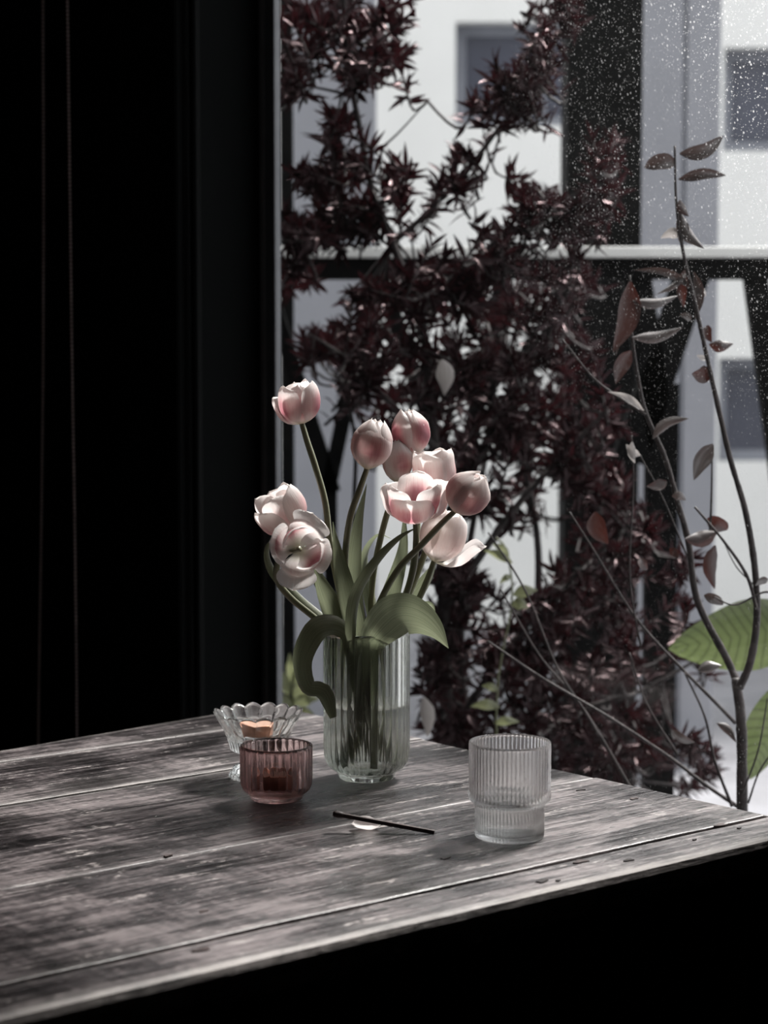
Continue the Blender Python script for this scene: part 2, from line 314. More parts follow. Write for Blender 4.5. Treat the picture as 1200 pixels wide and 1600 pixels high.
M = dict(
    petal=petal_mat(), wood=wood_mat(), pane=pane_mat(),
    tleaf=leaf_mat('tulip_leaf', (.125, .142, .086), (.225, .245, .16),   .58, .0, .5, 40, None, False, (1, 1, 1), 1.3),
    stem=leaf_mat('tulip_stem', (.19, .20, .12), (.28, .285, .18), .1, .03, .4, 4),
    bush=leaf_mat('purple_leaf', (.007, .0035, .0042), (.016, .007, .0085), .2, .01, .26, 10, (.035, .008, .010), False, (.85, .66, .68), 1.28),
    dry=leaf_mat('dry_leaf', (.034, .026, .025), (.17, .145, .138), .16, .06, .42, 8, (.05, .026, .022)),
    dryred=leaf_mat('red_dry_leaf', (.016, .006, .005), (.040, .015, .012), .25, .05, .45, 8, (.055, .012, .008)),
    pale=leaf_mat('pale_leaf', (.30, .27, .26), (.46, .43, .41), .3, .03, .5, 8),
    big=leaf_mat('broad_green_leaf', (.10, .13, .05), (.135, .17, .07), .5, .03, .4, 6, None, True),
    small=leaf_mat('small_green_leaf', (.15, .165, .085), (.25, .265, .14), .55, .03, .4, 6),
    bark=simple('shrub_bark', (.022, .016, .016), .75, 0, .5, 60, .4),
    twig=simple('twig_bark', (.022, .0145, .014), .6, 0, .6, 90, .4),
    stain=simple('black_stained_wood', (.010, .0085, .008), .65, 0, .5, 14, .3, .3, (1, 8, 8)),
    clear=glass('clear_glass', (.985, .99, .985), 1.48, 0, .10),
    vaseg=glass('vase_glass', (.95, .962, .945), 1.46, 0, .12),
    pink=glass('rose_brown_glass', (.925, .825, .82), 1.48, 0, .12),
    water=glass('water', (.985, .99, .985), 1.33, 0, .15),
    tumbler=glass('tumbler_glass', (.99, .99, .99), 1.5, .0, .16),
    copper=simple('copper_foil', (.72, .36, .24), .34, .75, .12, 60),
    wax=simple('candle_wax', (.52, .33, .25), .5, 0, .08, 30),
    wick=simple('candle_wick', (.03, .025, .025), .9),
    match=simple('charred_match', (.028, .014, .012), .6, 0, .5, 90, .3),
    wall=simple('charcoal_paint', (.004, .0046, .0046), .9, 0, .1, 6, 0, .08),
    trimb=simple('black_trim', (.004, .0046, .0046), .8, 0, .1, 6, 0, .12),
    plaster=simple('pale_plaster', (.55, .54, .525), .9, 0, .05, 6),  # pale tone picked to bounce fill light off unseen walls and ceiling
    floor=simple('dark_floor_boards', (.03, .024, .022), .6, 0, .3, 8, .1, .5, (1, 12, 1)),
    alu=simple('grey_window_metal', (.13, .145, .16), .38, .35, .1, 30),
    alul=simple('pale_window_metal', (.16, .165, .175), .4, .2, .1, 30),
    alub=simple('black_window_metal', (.010, .010, .011), .5, .0, .1, 30),
    bead=simple('chain_beads', (.5, .40, .385), .45, .7, .15, 40),
    facade=simple('pale_render', (.80, .80, .775), .9, 0, .03, 3),
    greyr=simple('grey_render', (.285, .29, .315), .9, 0, .06, 5),
    greyl=simple('light_grey_render', (.40, .41, .43), .9, 0, .05, 4),
    timber=simple('black_timber', (.004, .004, .004), .8, 0, .4, 30, .2, .08),
    railw=simple('white_rail_paint', (.82, .82, .79), .5, 0, .04, 20),
    dglass=simple('dark_window_pane', (.055, .06, .085), .25, 0, .3, 1.5),
    wframe=simple('grey_window_frame', (.20, .21, .24), .6, 0, .1, 8),
    patio=simple('patio_stone', (.20, .20, .215), .85, 0, .2, 5, .2),
    roof=simple('roof_sheet', (.12, .12, .13), .7, 0, .2, 8),
    knob=simple('steel_knob', (.35, .36, .38), .3, .9, .1, 20),
)

# ================================================================== the setting (room frame: u into the room from the window, v along it, z up)
RZ = math.atan2(UA.y, UA.x)
FLIP = UA.cross(VA).z < 0          # v axis runs against the rotated y axis
def rm(vf):                        # room (u, v, z) -> local frame of an object turned by RZ at CF0
    v, f = vf[0], vf[1]
    if FLIP: v = [Vector((p[0], -p[1], p[2])) for p in v]; f = [q[::-1] for q in f]
    return (v, f) + tuple(vf[2:])
def rlocal(p): return Vector((p[0], -p[1] if FLIP else p[1], p[2]))
def rworld(p): return CF0 + UA * p[0] + VA * p[1] + Vector((0, 0, p[2]))
def struct(name, vf, m, parent=None, smooth=False):
    o = add(name, rm(vf), m, parent, smooth=smooth)
    if parent is None: o.location = CF0; o.rotation_euler = (0, 0, RZ); o['kind'] = 'structure'
    return o
jamb_v = on_plane_u(412, 700, WO).y
U1, V0, V1, ZC, ZW = 4.2, -2.7, 2.5, 2.75, 2.62
WV0 = .02                          # where the glazing ends beside the table
struct('floor', box(WO, U1 + .1, V0 - .1, V1 + .1, -.1, 0), M['floor'])
struct('ceiling', box(WO, U1 + .1, V0 - .1, V1 + .1, ZC, ZC + .1), M['plaster'])
struct('wall_left', box(WO, U1 + .1, V1, V1 + .1, 0, ZC), M['wall'])
struct('wall_right', box(WO, U1 + .1, V0 - .1, V0, 0, ZC), M['plaster'])
struct('wall_back', box(U1, U1 + .1, V0, V1, 0, ZC), M['plaster'])  # unseen walls behind the camera, added pale for fill light
ww = struct('wall_window', box(WO, WU, jamb_v, V1, 0, ZC), M['wall'])
struct('wall_lintel', box(WO, WU, V0, jamb_v, ZW, ZC), M['wall'])
struct('wall_front', box(WO, WU, V0, WV0, 0, ZW), M['wall'])
# flat dark boards standing on the window wall beside the glass
def vof(px, u=WU): return on_plane_u(px, 700, u).y
for n, (a, b, th) in enumerate(((318, 309, .012), (306, 281, .03), (279, 196, .010))):
    struct('trim_%d' % (n + 1), box(WU, WU + th, vof(a), vof(b), 0, ZC, .003, 1), M['trimb'])
# window: metal frame and dusty pane
win = empty('window_1', CF0, RZ); win['kind'] = 'structure'
def wpart(name, vf, m, parent=win): return add(name, rm(vf), m, parent, smooth=False)
g0, g1, g2 = vof(435, WO), vof(430, WO), vof(418, WO)
wpart('frame_side', box(WO - .006, WO + .002, g1, g2, .06, ZW), M['alu'])
wpart('frame_edge', box(WO - .006, WO + .006, g2, jamb_v - .0005, .0, ZW, .0008, 1), M['alul'])
wpart('glazing_bead', box(WO - .006, WO + .005, g0, g1, .06, ZW, .0008, 1), M['alul'])
wpart('frame_side', box(WO, WO + .05, WV0 + .001, WV0 + .05, 0, ZW - .001, .002, 1), M['alub'])
wpart('frame_top', box(WO, WO + .05, WV0 + .05, g0, ZW - .05, ZW - .001, .002, 1), M['alub'])
wpart('frame_bottom', box(WO, WO + .05, WV0 + .05, g0, 0.001, .06, .002, 1), M['alub'])
wpart('pane', box(WO - .003, WO + .001, WV0 + .05, g0 + .002, .06, ZW - .05), M['pane'])
# unseen roller blind, inferred from its chain, added and lowered to limit the sunlight
BZ = 1.93
rb = empty('added_roller_blind', rworld((WU + .03, .5, BZ))); tag(rb, 'unseen black roller blind added and lowered part way to limit the sunlight', 'blind')
def rbp(n, vf, m): 
    v = [rworld(p) for p in vf[0]]; f = [q[::-1] for q in vf[1]] if FLIP else vf[1]
    return add(n, (v, f), m, rb, rb.location, False)
rbp('cloth', box(WU + .028, WU + .030, WV0 - .05, jamb_v + .04, BZ, ZC - .06), M['trimb'])
rbp('bottom_bar', box(WU + .022, WU + .036, WV0 - .05, jamb_v + .04, BZ - .02, BZ, .003, 1), M['alub'])
tv, tf = lathe([(.022, WV0 - .05), (.022, jamb_v + .04)], 20); rbp('tube', ([Vector((WU + .036 + p[0], p[2], ZC - .04 + p[1])) for p in tv], tf), M['alub'])
# beaded pull chain of the blind, hanging as a long loop in front of the wall
chain = empty('blind_chain', rworld((WU + .10, vof(80), ZC)))
tag(chain, 'dull brown beaded blind chain hanging as a long loop against the dark wall', 'blind chain')
def bead_strand(pix):
    P = [rworld(on_plane_u(x, y, WU + .10)) for x, y in pix]; P = catmull(P, 60)
    L = [0.0]
    for a, b in zip(P, P[1:]): L.append(L[-1] + (b - a).length)
    n = int(L[-1] / .0062); vf = []
    bm = bmesh.new(); bmesh.ops.create_icosphere(bm, subdivisions=1, radius=.0027); bm.verts.index_update()
    bv = [v.co.copy() for v in bm.verts]; bf = [[v.index for v in f.verts] for f in bm.faces]; bm.free()
    for i in range(n):
        s = i * .0062; k = min(int(np.searchsorted(L, s)), len(P) - 1); k0 = max(k - 1, 0)
        t = 0 if k == k0 else (s - L[k0]) / (L[k] - L[k0]); c = P[k0].lerp(P[k], t); vf.append(([c + v for v in bv], bf))
    vf.append(tube(P, .0007, 5))
    return merge(*vf)
top = on_plane_u(80, 0, WU + .10)
for nm, pix in (('strand', [(72, -660), (68, -300), (67, 0), (68, 300), (67, 600), (64, 850), (60, 1150), (62, 1230)]), ('strand', [(90, -660), (98, -300), (105, 0), (109, 300), (113, 600), (117, 850), (120, 1150), (118, 1230)])):
    o = add(nm, bead_strand(pix), M['bead'], chain, chain.location); o['kind'] = 'stuff'
p0 = rworld(on_plane_u(80, -660, WU + .10)); 
add('clutch', box(p0.x - .03, p0.x + .03, p0.y - .03, p0.y + .03, p0.z - .02, max(p0.z + .03, ZC), .004), M['trimb'], chain, chain.location, False)

# ================================================================== outdoors
pv = [rworld((WO - .02, -12, 0)), rworld((WO - .02, 14, 0)), rworld((WU - 22, 14, 0)), rworld((WU - 22, -12, 0))]
gv = [Vector((p.x, p.y, -.06)) for p in pv] + [Vector((p.x, p.y, -.16)) for p in pv]
g = add('ground_patio', (gv, [[3, 2, 1, 0], [4, 5, 6, 7], [0, 1, 5, 4], [1, 2, 6, 5], [2, 3, 7, 6], [3, 0, 4, 7]]), M['patio'], None, smooth=False); tag(g, kind='structure')   # begins at the window line
def prect(x0, y0, x1, y1, Y, d, zfloor=None, ztop=None, bev=0.0):
    a, b = at(x0, y0, Y), at(x1, y1, Y)
    return box(min(a.x, b.x), max(a.x, b.x), Y, Y + d, b.z if zfloor is None else zfloor, a.z if ztop is None else ztop, bev)
GZ = -.06
BY = 9.0
bld = empty('pale_building', (0, BY, GZ)); tag(bld, 'pale rendered building with dark windows across from the patio', 'building')
def bpart(n, vf, m, par=bld): return add(n, vf, m, par, bld.location, False)
# wall built round its window openings
openings = [(712, 34, 985, 196), (1132, 74, 1400, 236), (1124, 560, 1400, 722), (60, 34, 330, 196)]
opw = []
for o4 in openings:
    a, b = at(o4[0], o4[1], BY), at(o4[2], o4[3], BY); opw.append((a.x, b.x, b.z, a.z))
xs = sorted({-7.0, 7.0, *[q for o4 in opw for q in o4[:2]]}); zs = sorted({GZ, 4.3, *[q for o4 in opw for q in o4[2:]]})
wall = []
for i in range(len(xs) - 1):
    for j in range(len(zs) - 1):
        cx, cz = (xs[i] + xs[i + 1]) / 2, (zs[j] + zs[j + 1]) / 2
        if not any(a < cx < b and c < cz < d for a, b, c, d in opw): wall.append(box(xs[i], xs[i + 1], BY, BY + .3, zs[j], zs[j + 1]))
bpart('wall', merge(*wall), M['facade'])
for a, b, c, d in opw:
    w = bpart('window', merge(box(a, b, BY + .1, BY + .16, c, c + .05), box(a, b, BY + .1, BY + .16, d - .05, d), box(a, a + .05, BY + .1, BY + .16, c + .05, d - .05), box(b - .05, b, BY + .1, BY + .16, c + .05, d - .05), box((a + b) / 2 - .02, (a + b) / 2 + .02, BY + .1, BY + .16, c + .05, d - .05)), M['wframe'])
    bpart('pane', box(a + .05, (a + b) / 2 - .02, BY + .12, BY + .14, c + .05, d - .05), M['dglass'], w)
    bpart('pane', box((a + b) / 2 + .02, b - .05, BY + .12, BY + .14, c + .05, d - .05), M['dglass'], w)
bpart('roof', box(-7.1, 7.1, BY - .15, BY + 3, 4.3, 4.42), M['roof'])
bpart('side_wall', box(-7.0, -6.7, BY + .3, BY + 3, GZ, 4.3), M['facade']); bpart('side_wall', box(6.7, 7.0, BY + .3, BY + 3, GZ, 4.3), M['facade'])
bpart('rear_wall', box(-6.7, 6.7, BY + 2.7, BY + 3, GZ, 4.3), M['facade'])
for (x0, x1, Y, lab, grooves) in ((457, 588, 6.4, 'grey rendered pillar seen past the purple shrub', ()), (1006, 1128, 6.0, 'wide grey rendered pillar with a fine vertical joint beside the black post', (1072,))):
    a, b = at(x0, 0, Y), at(x1, 0, Y)
    pl = empty('rendered_pillar', ((a.x + b.x) / 2, Y, GZ)); tag(pl, lab, 'pillar')
    if grooves:
        gx = at(grooves[0], 0, Y).x
        add('face', box(a.x, gx - .006, Y, Y + .5, GZ, 3.9, .004), M['greyr'], pl, pl.location, False)
        add('face', box(gx + .006, b.x, Y, Y + .5, GZ, 3.9, .004), M['greyr'], pl, pl.location, False)
        add('joint', box(gx - .006, gx + .006, Y + .012, Y + .49, GZ, 3.9), M['wframe'], pl, pl.location, False)
    else: add('shaft', box(a.x, b.x, Y, Y + .5, GZ, 3.9, .006), M['greyr'], pl, pl.location, False)
    add('cap', box(a.x - .03, b.x + .03, Y - .03, Y + .53, 3.9, 3.98, .006), M['greyl'], pl, pl.location, False)
for (x0, x1, Y, lab) in ((888, 1006, 4.8, 'thick black timber post rising behind the white topped rail'), (436, 457, 4.75, 'slim black timber post beside the window frame')):
    a, b = at(x0, 0, Y), at(x1, 0, Y)
    po = empty('timber_post', ((a.x + b.x) / 2, Y, GZ)); tag(po, lab, 'post')
    add('shaft', box(a.x, b.x, Y, Y + (b.x - a.x), GZ + .04, 3.4, .006), M['timber'], po, po.location, False)
    add('base_plate', box(a.x - .015, b.x + .015, Y - .015, Y + (b.x - a.x) + .015, GZ, GZ + .04, .004), M['timber'], po, po.location, False)
RY = 4.1
rail = empty('patio_railing', (at(800, 390, RY).x, RY, GZ)); tag(rail, 'black timber railing with white capped handrail and slanted braces', 'railing')
def rpart(n, vf, m): return add(n, vf, m, rail, rail.location, False)
ya, yb = at(200, 386, RY).z, at(200, 403, RY).z; yc = at(200, 436, RY).z
rpart('handrail', box(at(-700, 0, RY).x, at(2000, 0, RY).x, RY - .02, RY + .09, yb, ya, .003), M['railw'])
rpart('beam', box(at(-700, 0, RY).x, at(2000, 0, RY).x, RY, RY + .06, yc, yb, .002), M['timber'])
def brace(p, q, w, dy=0.0):
    a, b = at(*p, RY + .01 + dy), at(*q, RY + .01 + dy); d = (b - a).normalized(); s = d.cross(Vector((0, 1, 0))).normalized() * (w * scale_px(RY) / 2); t = Vector((0, .045, 0))
    V = [a - s, a + s, b + s, b - s]; V = V + [v + t for v in V]
    rpart('brace', (V, [[0, 1, 2, 3], [7, 6, 5, 4], [0, 4, 5, 1], [1, 5, 6, 2], [2, 6, 7, 3], [3, 7, 4, 0]]), M['timber'])
brace((408, 420), (520, 770), 24); brace((585, 420), (512, 770), 24)
brace((590, 420), (720, 800), 26); brace((790, 420), (712, 800), 26)
brace((1085, 425), (985, 720), 52); brace((1182, 425), (1232, 800), 34); brace((995, 425), (1035, 700), 44)
for x in (516, 716, 900, 1036, 1250):
    a = at(x, 760, RY); w = {1036: 50, 516: 20, 716: 22}.get(x, 34) * scale_px(RY) / 2
    rpart('post', box(a.x - w, a.x + w, RY + .012, RY + .055, GZ, at(0, 600 if x == 1036 else 745 if x in (516, 716) else 440, RY).z), M['timber'])
rpart('bottom_rail', box(at(-700, 0, RY).x, at(2000, 0, RY).x, RY, RY + .06, .08, .14), M['timber'])

# ------------------------------------------------------------------ purple shrub
SY = 3.25
shr = empty('purple_shrub', (at(700, 1300, SY).x, SY, GZ)); tag(shr, 'large dark purple shrub with narrow leaves outside the window', 'shrub')
branches = [
    ([(700, 2350), (705, 1700), (700, 1200), (690, 900), (675, 650), (658, 487)], 13, 6.5, 0),
    ([(658, 487), (632, 430), (608, 367), (580, 290), (562, 200), (546, 117), (540, 40), (535, -60)], 7, 3, 0),
    ([(612, 380), (660, 340), (720, 278), (776, 205), (815, 150), (850, 60), (890, -20)], 5, 2.2, .05),
    ([(658, 487), (700, 440), (740, 405), (800, 360), (860, 330), (940, 270)], 5, 2, -.05),
    ([(575, 270), (540, 240), (505, 195)], 3, 1.5, 0), ([(553, 150), (520, 142), (470, 132)], 3.5, 1.5, 0),
    ([(585, 240), (620, 210), (668, 158)], 2.2, .9, 0), ([(600, 340), (540, 330), (470, 350)], 3.5, 1.5, .04),
    ([(680, 700), (600, 620), (540, 560), (480, 520)], 6, 2, -.05), ([(690, 820), (780, 650), (850, 520), (890, 440)], 7, 2.5, .05),
    ([(695, 950), (800, 800), (900, 690), (950, 640)], 7, 2.5, -.04), ([(700, 1150), (820, 980), (940, 860), (1000, 800)], 7, 2.5, .06),
    ([(702, 1250), (860, 1130), (1000, 1080), (1090, 1030)], 7, 2.5, .03), ([(640, 1350), (560, 900), (555, 700), (540, 600)], 5, 2.5, .12),
    ([(760, 1400), (720, 1000), (760, 700), (780, 560)], 8, 3, .15), ([(1010, 1500), (985, 1200), (960, 950), (930, 750)], 8, 3, .2), ([(850, 1450), (835, 1100), (840, 850), (800, 650)], 10, 4, .2)]
node_pts = []
for pts, r0, r1, dy in branches:
    P = catmull([at(x, y, SY + dy) for x, y in pts], 8 * len(pts)); n = len(P)
    s = scale_px(SY); add('branch', tube(P, [(r0 + (r1 - r0) * i / (n - 1)) * s for i in range(n)], 7), M['bark'], shr, shr.location)
    node_pts += P
NP = np.array([tuple(p) for p in node_pts])
blobs = [(560, 20, 80, 36, 9), (495, 45, 50, 50, 7), (612, 55, 40, 50, 8), (560, 100, 46, 24, 5), (458, 112, 22, 34, 4), (450, 20, 20, 30, 3), (640, 12, 22, 22, 2),
    (528, 190, 36, 20, 4), (518, 262, 46, 40, 8), (478, 305, 26, 34, 4), (556, 300, 34, 36, 6), (458, 345, 24, 34, 5), (505, 365, 62, 22, 9), (612, 285, 36, 36, 6), (584, 345, 30, 30, 4),
    (752, 170, 26, 20, 3), (800, 150, 42, 32, 7), (838, 70, 40, 54, 9), (880, 15, 30, 30, 5), (790, 108, 26, 18, 2), (700, 300, 28, 30, 4), (716, 258, 20, 26, 3), (775, 372, 50, 22, 7), (828, 325, 40, 40, 8),
    (878, 330, 36, 36, 6), (928, 300, 34, 50, 6), (945, 235, 24, 30, 3), (905, 372, 46, 16, 5), (690, 385, 30, 10, 2),
    (560, 500, 60, 44, 10), (505, 540, 40, 44, 8), (478, 430, 22, 26, 3), (620, 455, 52, 34, 8), (720, 445, 84, 40, 14), (820, 465, 66, 50, 12), (885, 450, 44, 56, 9), (600, 580, 66, 46, 12), (700, 555, 76, 54, 14),
    (800, 575, 80, 60, 16), (885, 600, 56, 76, 12), (740, 655, 80, 56, 14), (830, 700, 70, 60, 12), (925, 700, 56, 76, 10), (790, 770, 50, 40, 6), (930, 800, 36, 50, 5), (600, 660, 26, 40, 3),
    (715, 880, 40, 56, 7), (765, 945, 70, 56, 11), (860, 935, 60, 56, 9), (940, 900, 56, 66, 9), (985, 830, 36, 50, 5), (700, 1050, 50, 56, 9), (800, 1050, 76, 56, 12), (885, 1030, 56, 50, 8), (960, 1010, 56, 56, 8),
    (700, 1130, 46, 40, 6), (785, 1135, 66, 40, 9), (900, 1120, 56, 46, 8), (1000, 1130, 50, 50, 6), (960, 1190, 46, 30, 4), (1100, 1190, 44, 40, 5), (1060, 905, 30, 50, 4), (1080, 1000, 30, 30, 2), (690, 990, 30, 40, 4), (860, 1190, 50, 30, 5)]
# unit leaf meshes: narrow, folded along the midrib, drooping tip
def unit_leaf(bend, fold, w):
    V, UV = [], []; n = 5; prof = (.25, .8, 1.0, .82, .45, .0)
    for i in range(n + 1):
        t = i / n; z = -bend * t * t
        for u in (-1, 0, 1): V.append((u * w * prof[i] / 2, t, z + fold * abs(u) * w * prof[i])); UV.append((u * .5 + .5, t))
    Fc = []
    for i in range(n):
        for j in range(2): a = i * 3 + j; Fc.append([a, a + 1, a + 4, a + 3])
    return np.array(V), Fc, UV
leafs = [unit_leaf(b, f, w) for b, f, w in ((.10, .25, .21), (.25, .3, .19), (-.08, .35, .23), (.4, .2, .2))]
leaf_me = [mesh('leaf', v, f, True, uv) for v, f, uv in leafs]
for me in leaf_me: me.materials.append(M['bush'])
inst = []; twigs = []
for cx, cy_, rx, ry, n in blobs:
    for _ in range(int(n * 1.45) if cy_ > 400 else int(n * 1.15)):
        r = math.sqrt(random.random()); a = random.uniform(0, 2 * math.pi)
        deep = cy_ > 400
        Y = SY + random.uniform(-.16, .45 if deep else .14)
        C = at(cx + rx * r * math.cos(a), cy_ + ry * r * math.sin(a), Y)
        i = int(np.argmin(((NP - np.array(C)) ** 2 * np.array([1, .4, 1])).sum(1))); B = Vector(NP[i])
        ax = (C - B); ax = (ax.normalized() if ax.length > .01 else Vector((0, 0, 1))) + Vector((random.gauss(0, .35), random.gauss(0, .35), .45)); ax.normalize()
        st = C - ax * .09; mid = B.lerp(st, .55) + Vector((0, 0, -.01)); twigs.append(tube(catmull([B, mid, st, C], 6), [.0026] * 4 + [.002, .0018, .0012], 4))
        for k in range(random.randint(22, 32)):
            t = random.random() ** .8; ga = k * 2.4 + random.uniform(-.3, .3); side = ax.orthogonal().normalized(); side = Quaternion(ax, ga) @ side
            open_ = R(20 + 62 * (1 - t) + random.uniform(-8, 8)); d = (ax * math.cos(open_) + side * math.sin(open_)).normalized()
            p = C - ax * .085 * (1 - t); L = random.uniform(.026, .046) * (1.1 - .25 * t)
            X = d.cross(ax); X = X.normalized() if X.length > 1e-3 else d.orthogonal().normalized(); X = Quaternion(d, random.gauss(0, .4)) @ X; Z = X.cross(d)
            mt = Matrix(((X.x, d.x, Z.x), (X.y, d.y, Z.y), (X.z, d.z, Z.z))) * L
            inst.append((p, mt, random.randrange(4), L / p.y * math.hypot(d.x, d.z) * (1.0 if p.y < SY else .55)))
order = sorted(range(len(inst)), key=lambda i: -inst[i][3])
for i in order[:300]:
    p, mt, k, _ = inst[i]; o = obj('leaf', leaf_me[k], None, shr); M4 = mt.to_4x4(); M4.translation = p - shr.location; o.matrix_local = M4
V, Fc, UV = [], [], []; off = 0
for i in order[300:]:
    p, mt, k, _ = inst[i]; v, f, uv = leafs[k]; V.append(v @ np.array(mt).T + np.array(p - shr.location)); Fc += [[q + off for q in fc] for fc in f]; UV += uv; off += len(v)
o = obj('foliage', mesh('foliage', np.concatenate(V).tolist(), Fc, True, UV), M['bush'], shr); o['kind'] = 'stuff'
o = add('twigs', merge(*twigs), M['bark'], shr, shr.location); o['kind'] = 'stuff'
for (p, q, w) in (((690, 562), (694, 618), 32), ((662, 1090), (668, 1152), 26)):
    Y = SY - .2; P = catmull([at(*p, Y), at((p[0] + q[0]) / 2 + 3, (p[1] + q[1]) / 2, Y - .01), at(*q, Y)], 8); s = scale_px(Y)
    o = add('pale_leaf', strip(P, [w * s * x for x in (.15, .6, .9, 1, .95, .8, .55, .3, .03)], 15, .25), M['pale'], shr, shr.location); o['label'] = 'pale papery leaf caught in the dark foliage'

# ------------------------------------------------------------------ bare twiggy shrub close to the glass
TY = 2.52
tw = empty('twiggy_shrub', (at(1160, 1262, TY).x, TY, GZ)); tag(tw, 'sparse twiggy shrub with curled dry brown leaves just outside the glass', 'shrub')
s = scale_px(TY)
tlines = [([(1162, 2650), (1160, 1900), (1160, 1262), (1158, 1130), (1150, 1060)], 13, 9, 0), ([(1152, 1070), (1135, 1030), (1090, 940), (1075, 850), (1060, 790), (1038, 715), (1010, 650), (998, 600), (988, 520), (984, 430)], 8, 2.2, .02),
    ([(1010, 648), (955, 612), (922, 585), (880, 530)], 3, 1.6, .02), ([(1155, 1075), (1172, 1035), (1182, 970), (1179, 890), (1164, 800), (1140, 715), (1120, 625), (1098, 530), (1084, 470), (1068, 395), (1058, 320), (1054, 228)], 8, 2, -.02),
    ([(1182, 955), (1168, 900), (1130, 845), (1085, 792)], 4.5, 2.5, -.03), ([(1240, 960), (1200, 925), (1150, 945), (1115, 932)], 3, 1.6, -.03), ([(1180, 915), (1150, 885), (1128, 840)], 1.8, 1, .03), ([(1108, 840), (1112, 780), (1113, 700)], 3, 2, .01),
    ([(1160, 1265), (1100, 1225), (1048, 1185), (953, 1122), (850, 1060), (760, 1001)], 5, 2, .06), ([(1000, 1260), (976, 1217), (925, 1130), (872, 1046), (818, 920), (762, 832)], 4.5, 2, .08), ([(935, 1150), (900, 1091), (841, 1023), (782, 920)], 3.5, 1.8, .08),
    ([(1150, 1130), (1110, 1090), (1066, 1046), (994, 965), (926, 857), (890, 800)], 4.5, 1.8, .05), ([(1145, 1260), (1118, 1190), (1100, 1120), (1070, 1050)], 4, 2, .04), ([(1160, 1240), (1185, 1170), (1198, 1090)], 2.5, 1.4, -.01), ([(1075, 870), (1035, 780), (1000, 710)], 2.4, 1.5, .04),
    ([(1000, 1010), (985, 900), (990, 760), (988, 680)], 2.5, 1.4, .05), ([(1060, 1180), (1010, 1100), (985, 1020)], 3, 1.6, .06), ([(1170, 1255), (1190, 1200), (1230, 1150)], 2.5, 1.5, 0)]
for pts, r0, r1, dy in tlines:
    pts = [(x + random.uniform(-1.5, 1.5), y) for x, y in pts]
    P = catmull([at(x, y, TY + dy + random.uniform(-.006, .006)) for x, y in pts], 7 * len(pts)); n = len(P)
    add('twig' if r0 < 7 else 'stem', tube(P, [(r0 + (r1 - r0) * i / (n - 1)) * s * (.85 if r0 > 6 else .62) * (1 + .12 * math.sin(i * 2.1) * (i % 5 == 0)) * (1.0 if r0 > 6 else 1.15) for i in range(n)], 7), M['twig'], tw, tw.location)
dl = [(1062, 240, 1130, 212, 30, 'dry', .7), (1056, 255, 1007, 262, 30, 'dry', .6), (1060, 280, 1134, 274, 24, 'dry', .9), (1062, 312, 1076, 338, 16, 'dryred', .3), (1062, 330, 1100, 388, 28, 'dry', 1.0), (1066, 345, 1062, 378, 22, 'dry', .6), (1068, 366, 1032, 372, 20, 'pale', .4),
    (1082, 452, 990, 422, 17, 'dry', .9), (1078, 424, 1026, 460, 14, 'dry', 1.0), (1084, 425, 1086, 500, 20, 'dry', 1.0), (1072, 420, 1068, 480, 22, 'dryred', .6), (988, 470, 1060, 462, 22, 'dry', .9), (988, 528, 1066, 512, 24, 'dry', .9), (1086, 455, 1103, 462, 16, 'pale', .3), (1080, 500, 1062, 492, 14, 'dry', .5),
    (1108, 538, 1146, 537, 22, 'dryred', .4), (1110, 580, 1081, 584, 30, 'dryred', .2), (1106, 508, 1112, 535, 18, 'dryred', .5), (1105, 560, 1088, 555, 10, 'pale', .3), (985, 440, 958, 550, 38, 'dryred', .3), (986, 500, 962, 556, 12, 'dry', .8), (986, 548, 962, 600, 30, 'dryred', .4), (1020, 686, 1076, 654, 22, 'dry', .9),
    (1114, 694, 1084, 750, 34, 'dry', .5), (1120, 832, 1070, 842, 30, 'dryred', .5), (1104, 812, 1136, 828, 34, 'dryred', .5), (1118, 852, 1117, 920, 28, 'dryred', .25), (1006, 642, 950, 612, 12, 'pale', .5), (1042, 752, 1010, 760, 20, 'dryred', .4), (1050, 775, 1072, 782, 18, 'dry', .4),
    (1000, 712, 978, 694, 14, 'pale', .3), (988, 690, 992, 724, 14, 'pale', .3), (1046, 858, 1060, 872, 16, 'dryred', .2), (1100, 930, 1130, 945, 20, 'dry', .6), (1090, 1048, 1128, 1040, 24, 'dry', .6), (1200, 905, 1180, 915, 14, 'dry', .5), (930, 800, 950, 850, 34, 'dryred', .3), (1000, 872, 1012, 890, 18, 'dryred', .3), (1050, 1140, 1085, 1160, 16, 'dry', .6), (1120, 1130, 1150, 1160, 16, 'dry', .6)]
for x0, y0, x1, y1, w, mk, cup in dl:
    Y = TY + random.uniform(-.02, .03); mx_, my_ = (x0 + x1) / 2, (y0 + y1) / 2; L = math.hypot(x1 - x0, y1 - y0)
    nx, ny = -(y1 - y0) / L, (x1 - x0) / L; k = random.choice((-1, 1)) * .10 * L
    P = catmull([at(x0, y0, Y), at(mx_ + nx * k, my_ + ny * k, Y - .004), at(x1, y1, Y + random.uniform(-.012, .012))], 10)
    W = [w * s * q for q in (.12, .45, .78, .95, 1, .97, .88, .72, .52, .30, .04)]
    add('dry_leaf', strip(P, W, random.uniform(-25, 25), cup * random.choice((-1, 1)) * 1.1, 6, None, .06), M[mk], tw, tw.location)

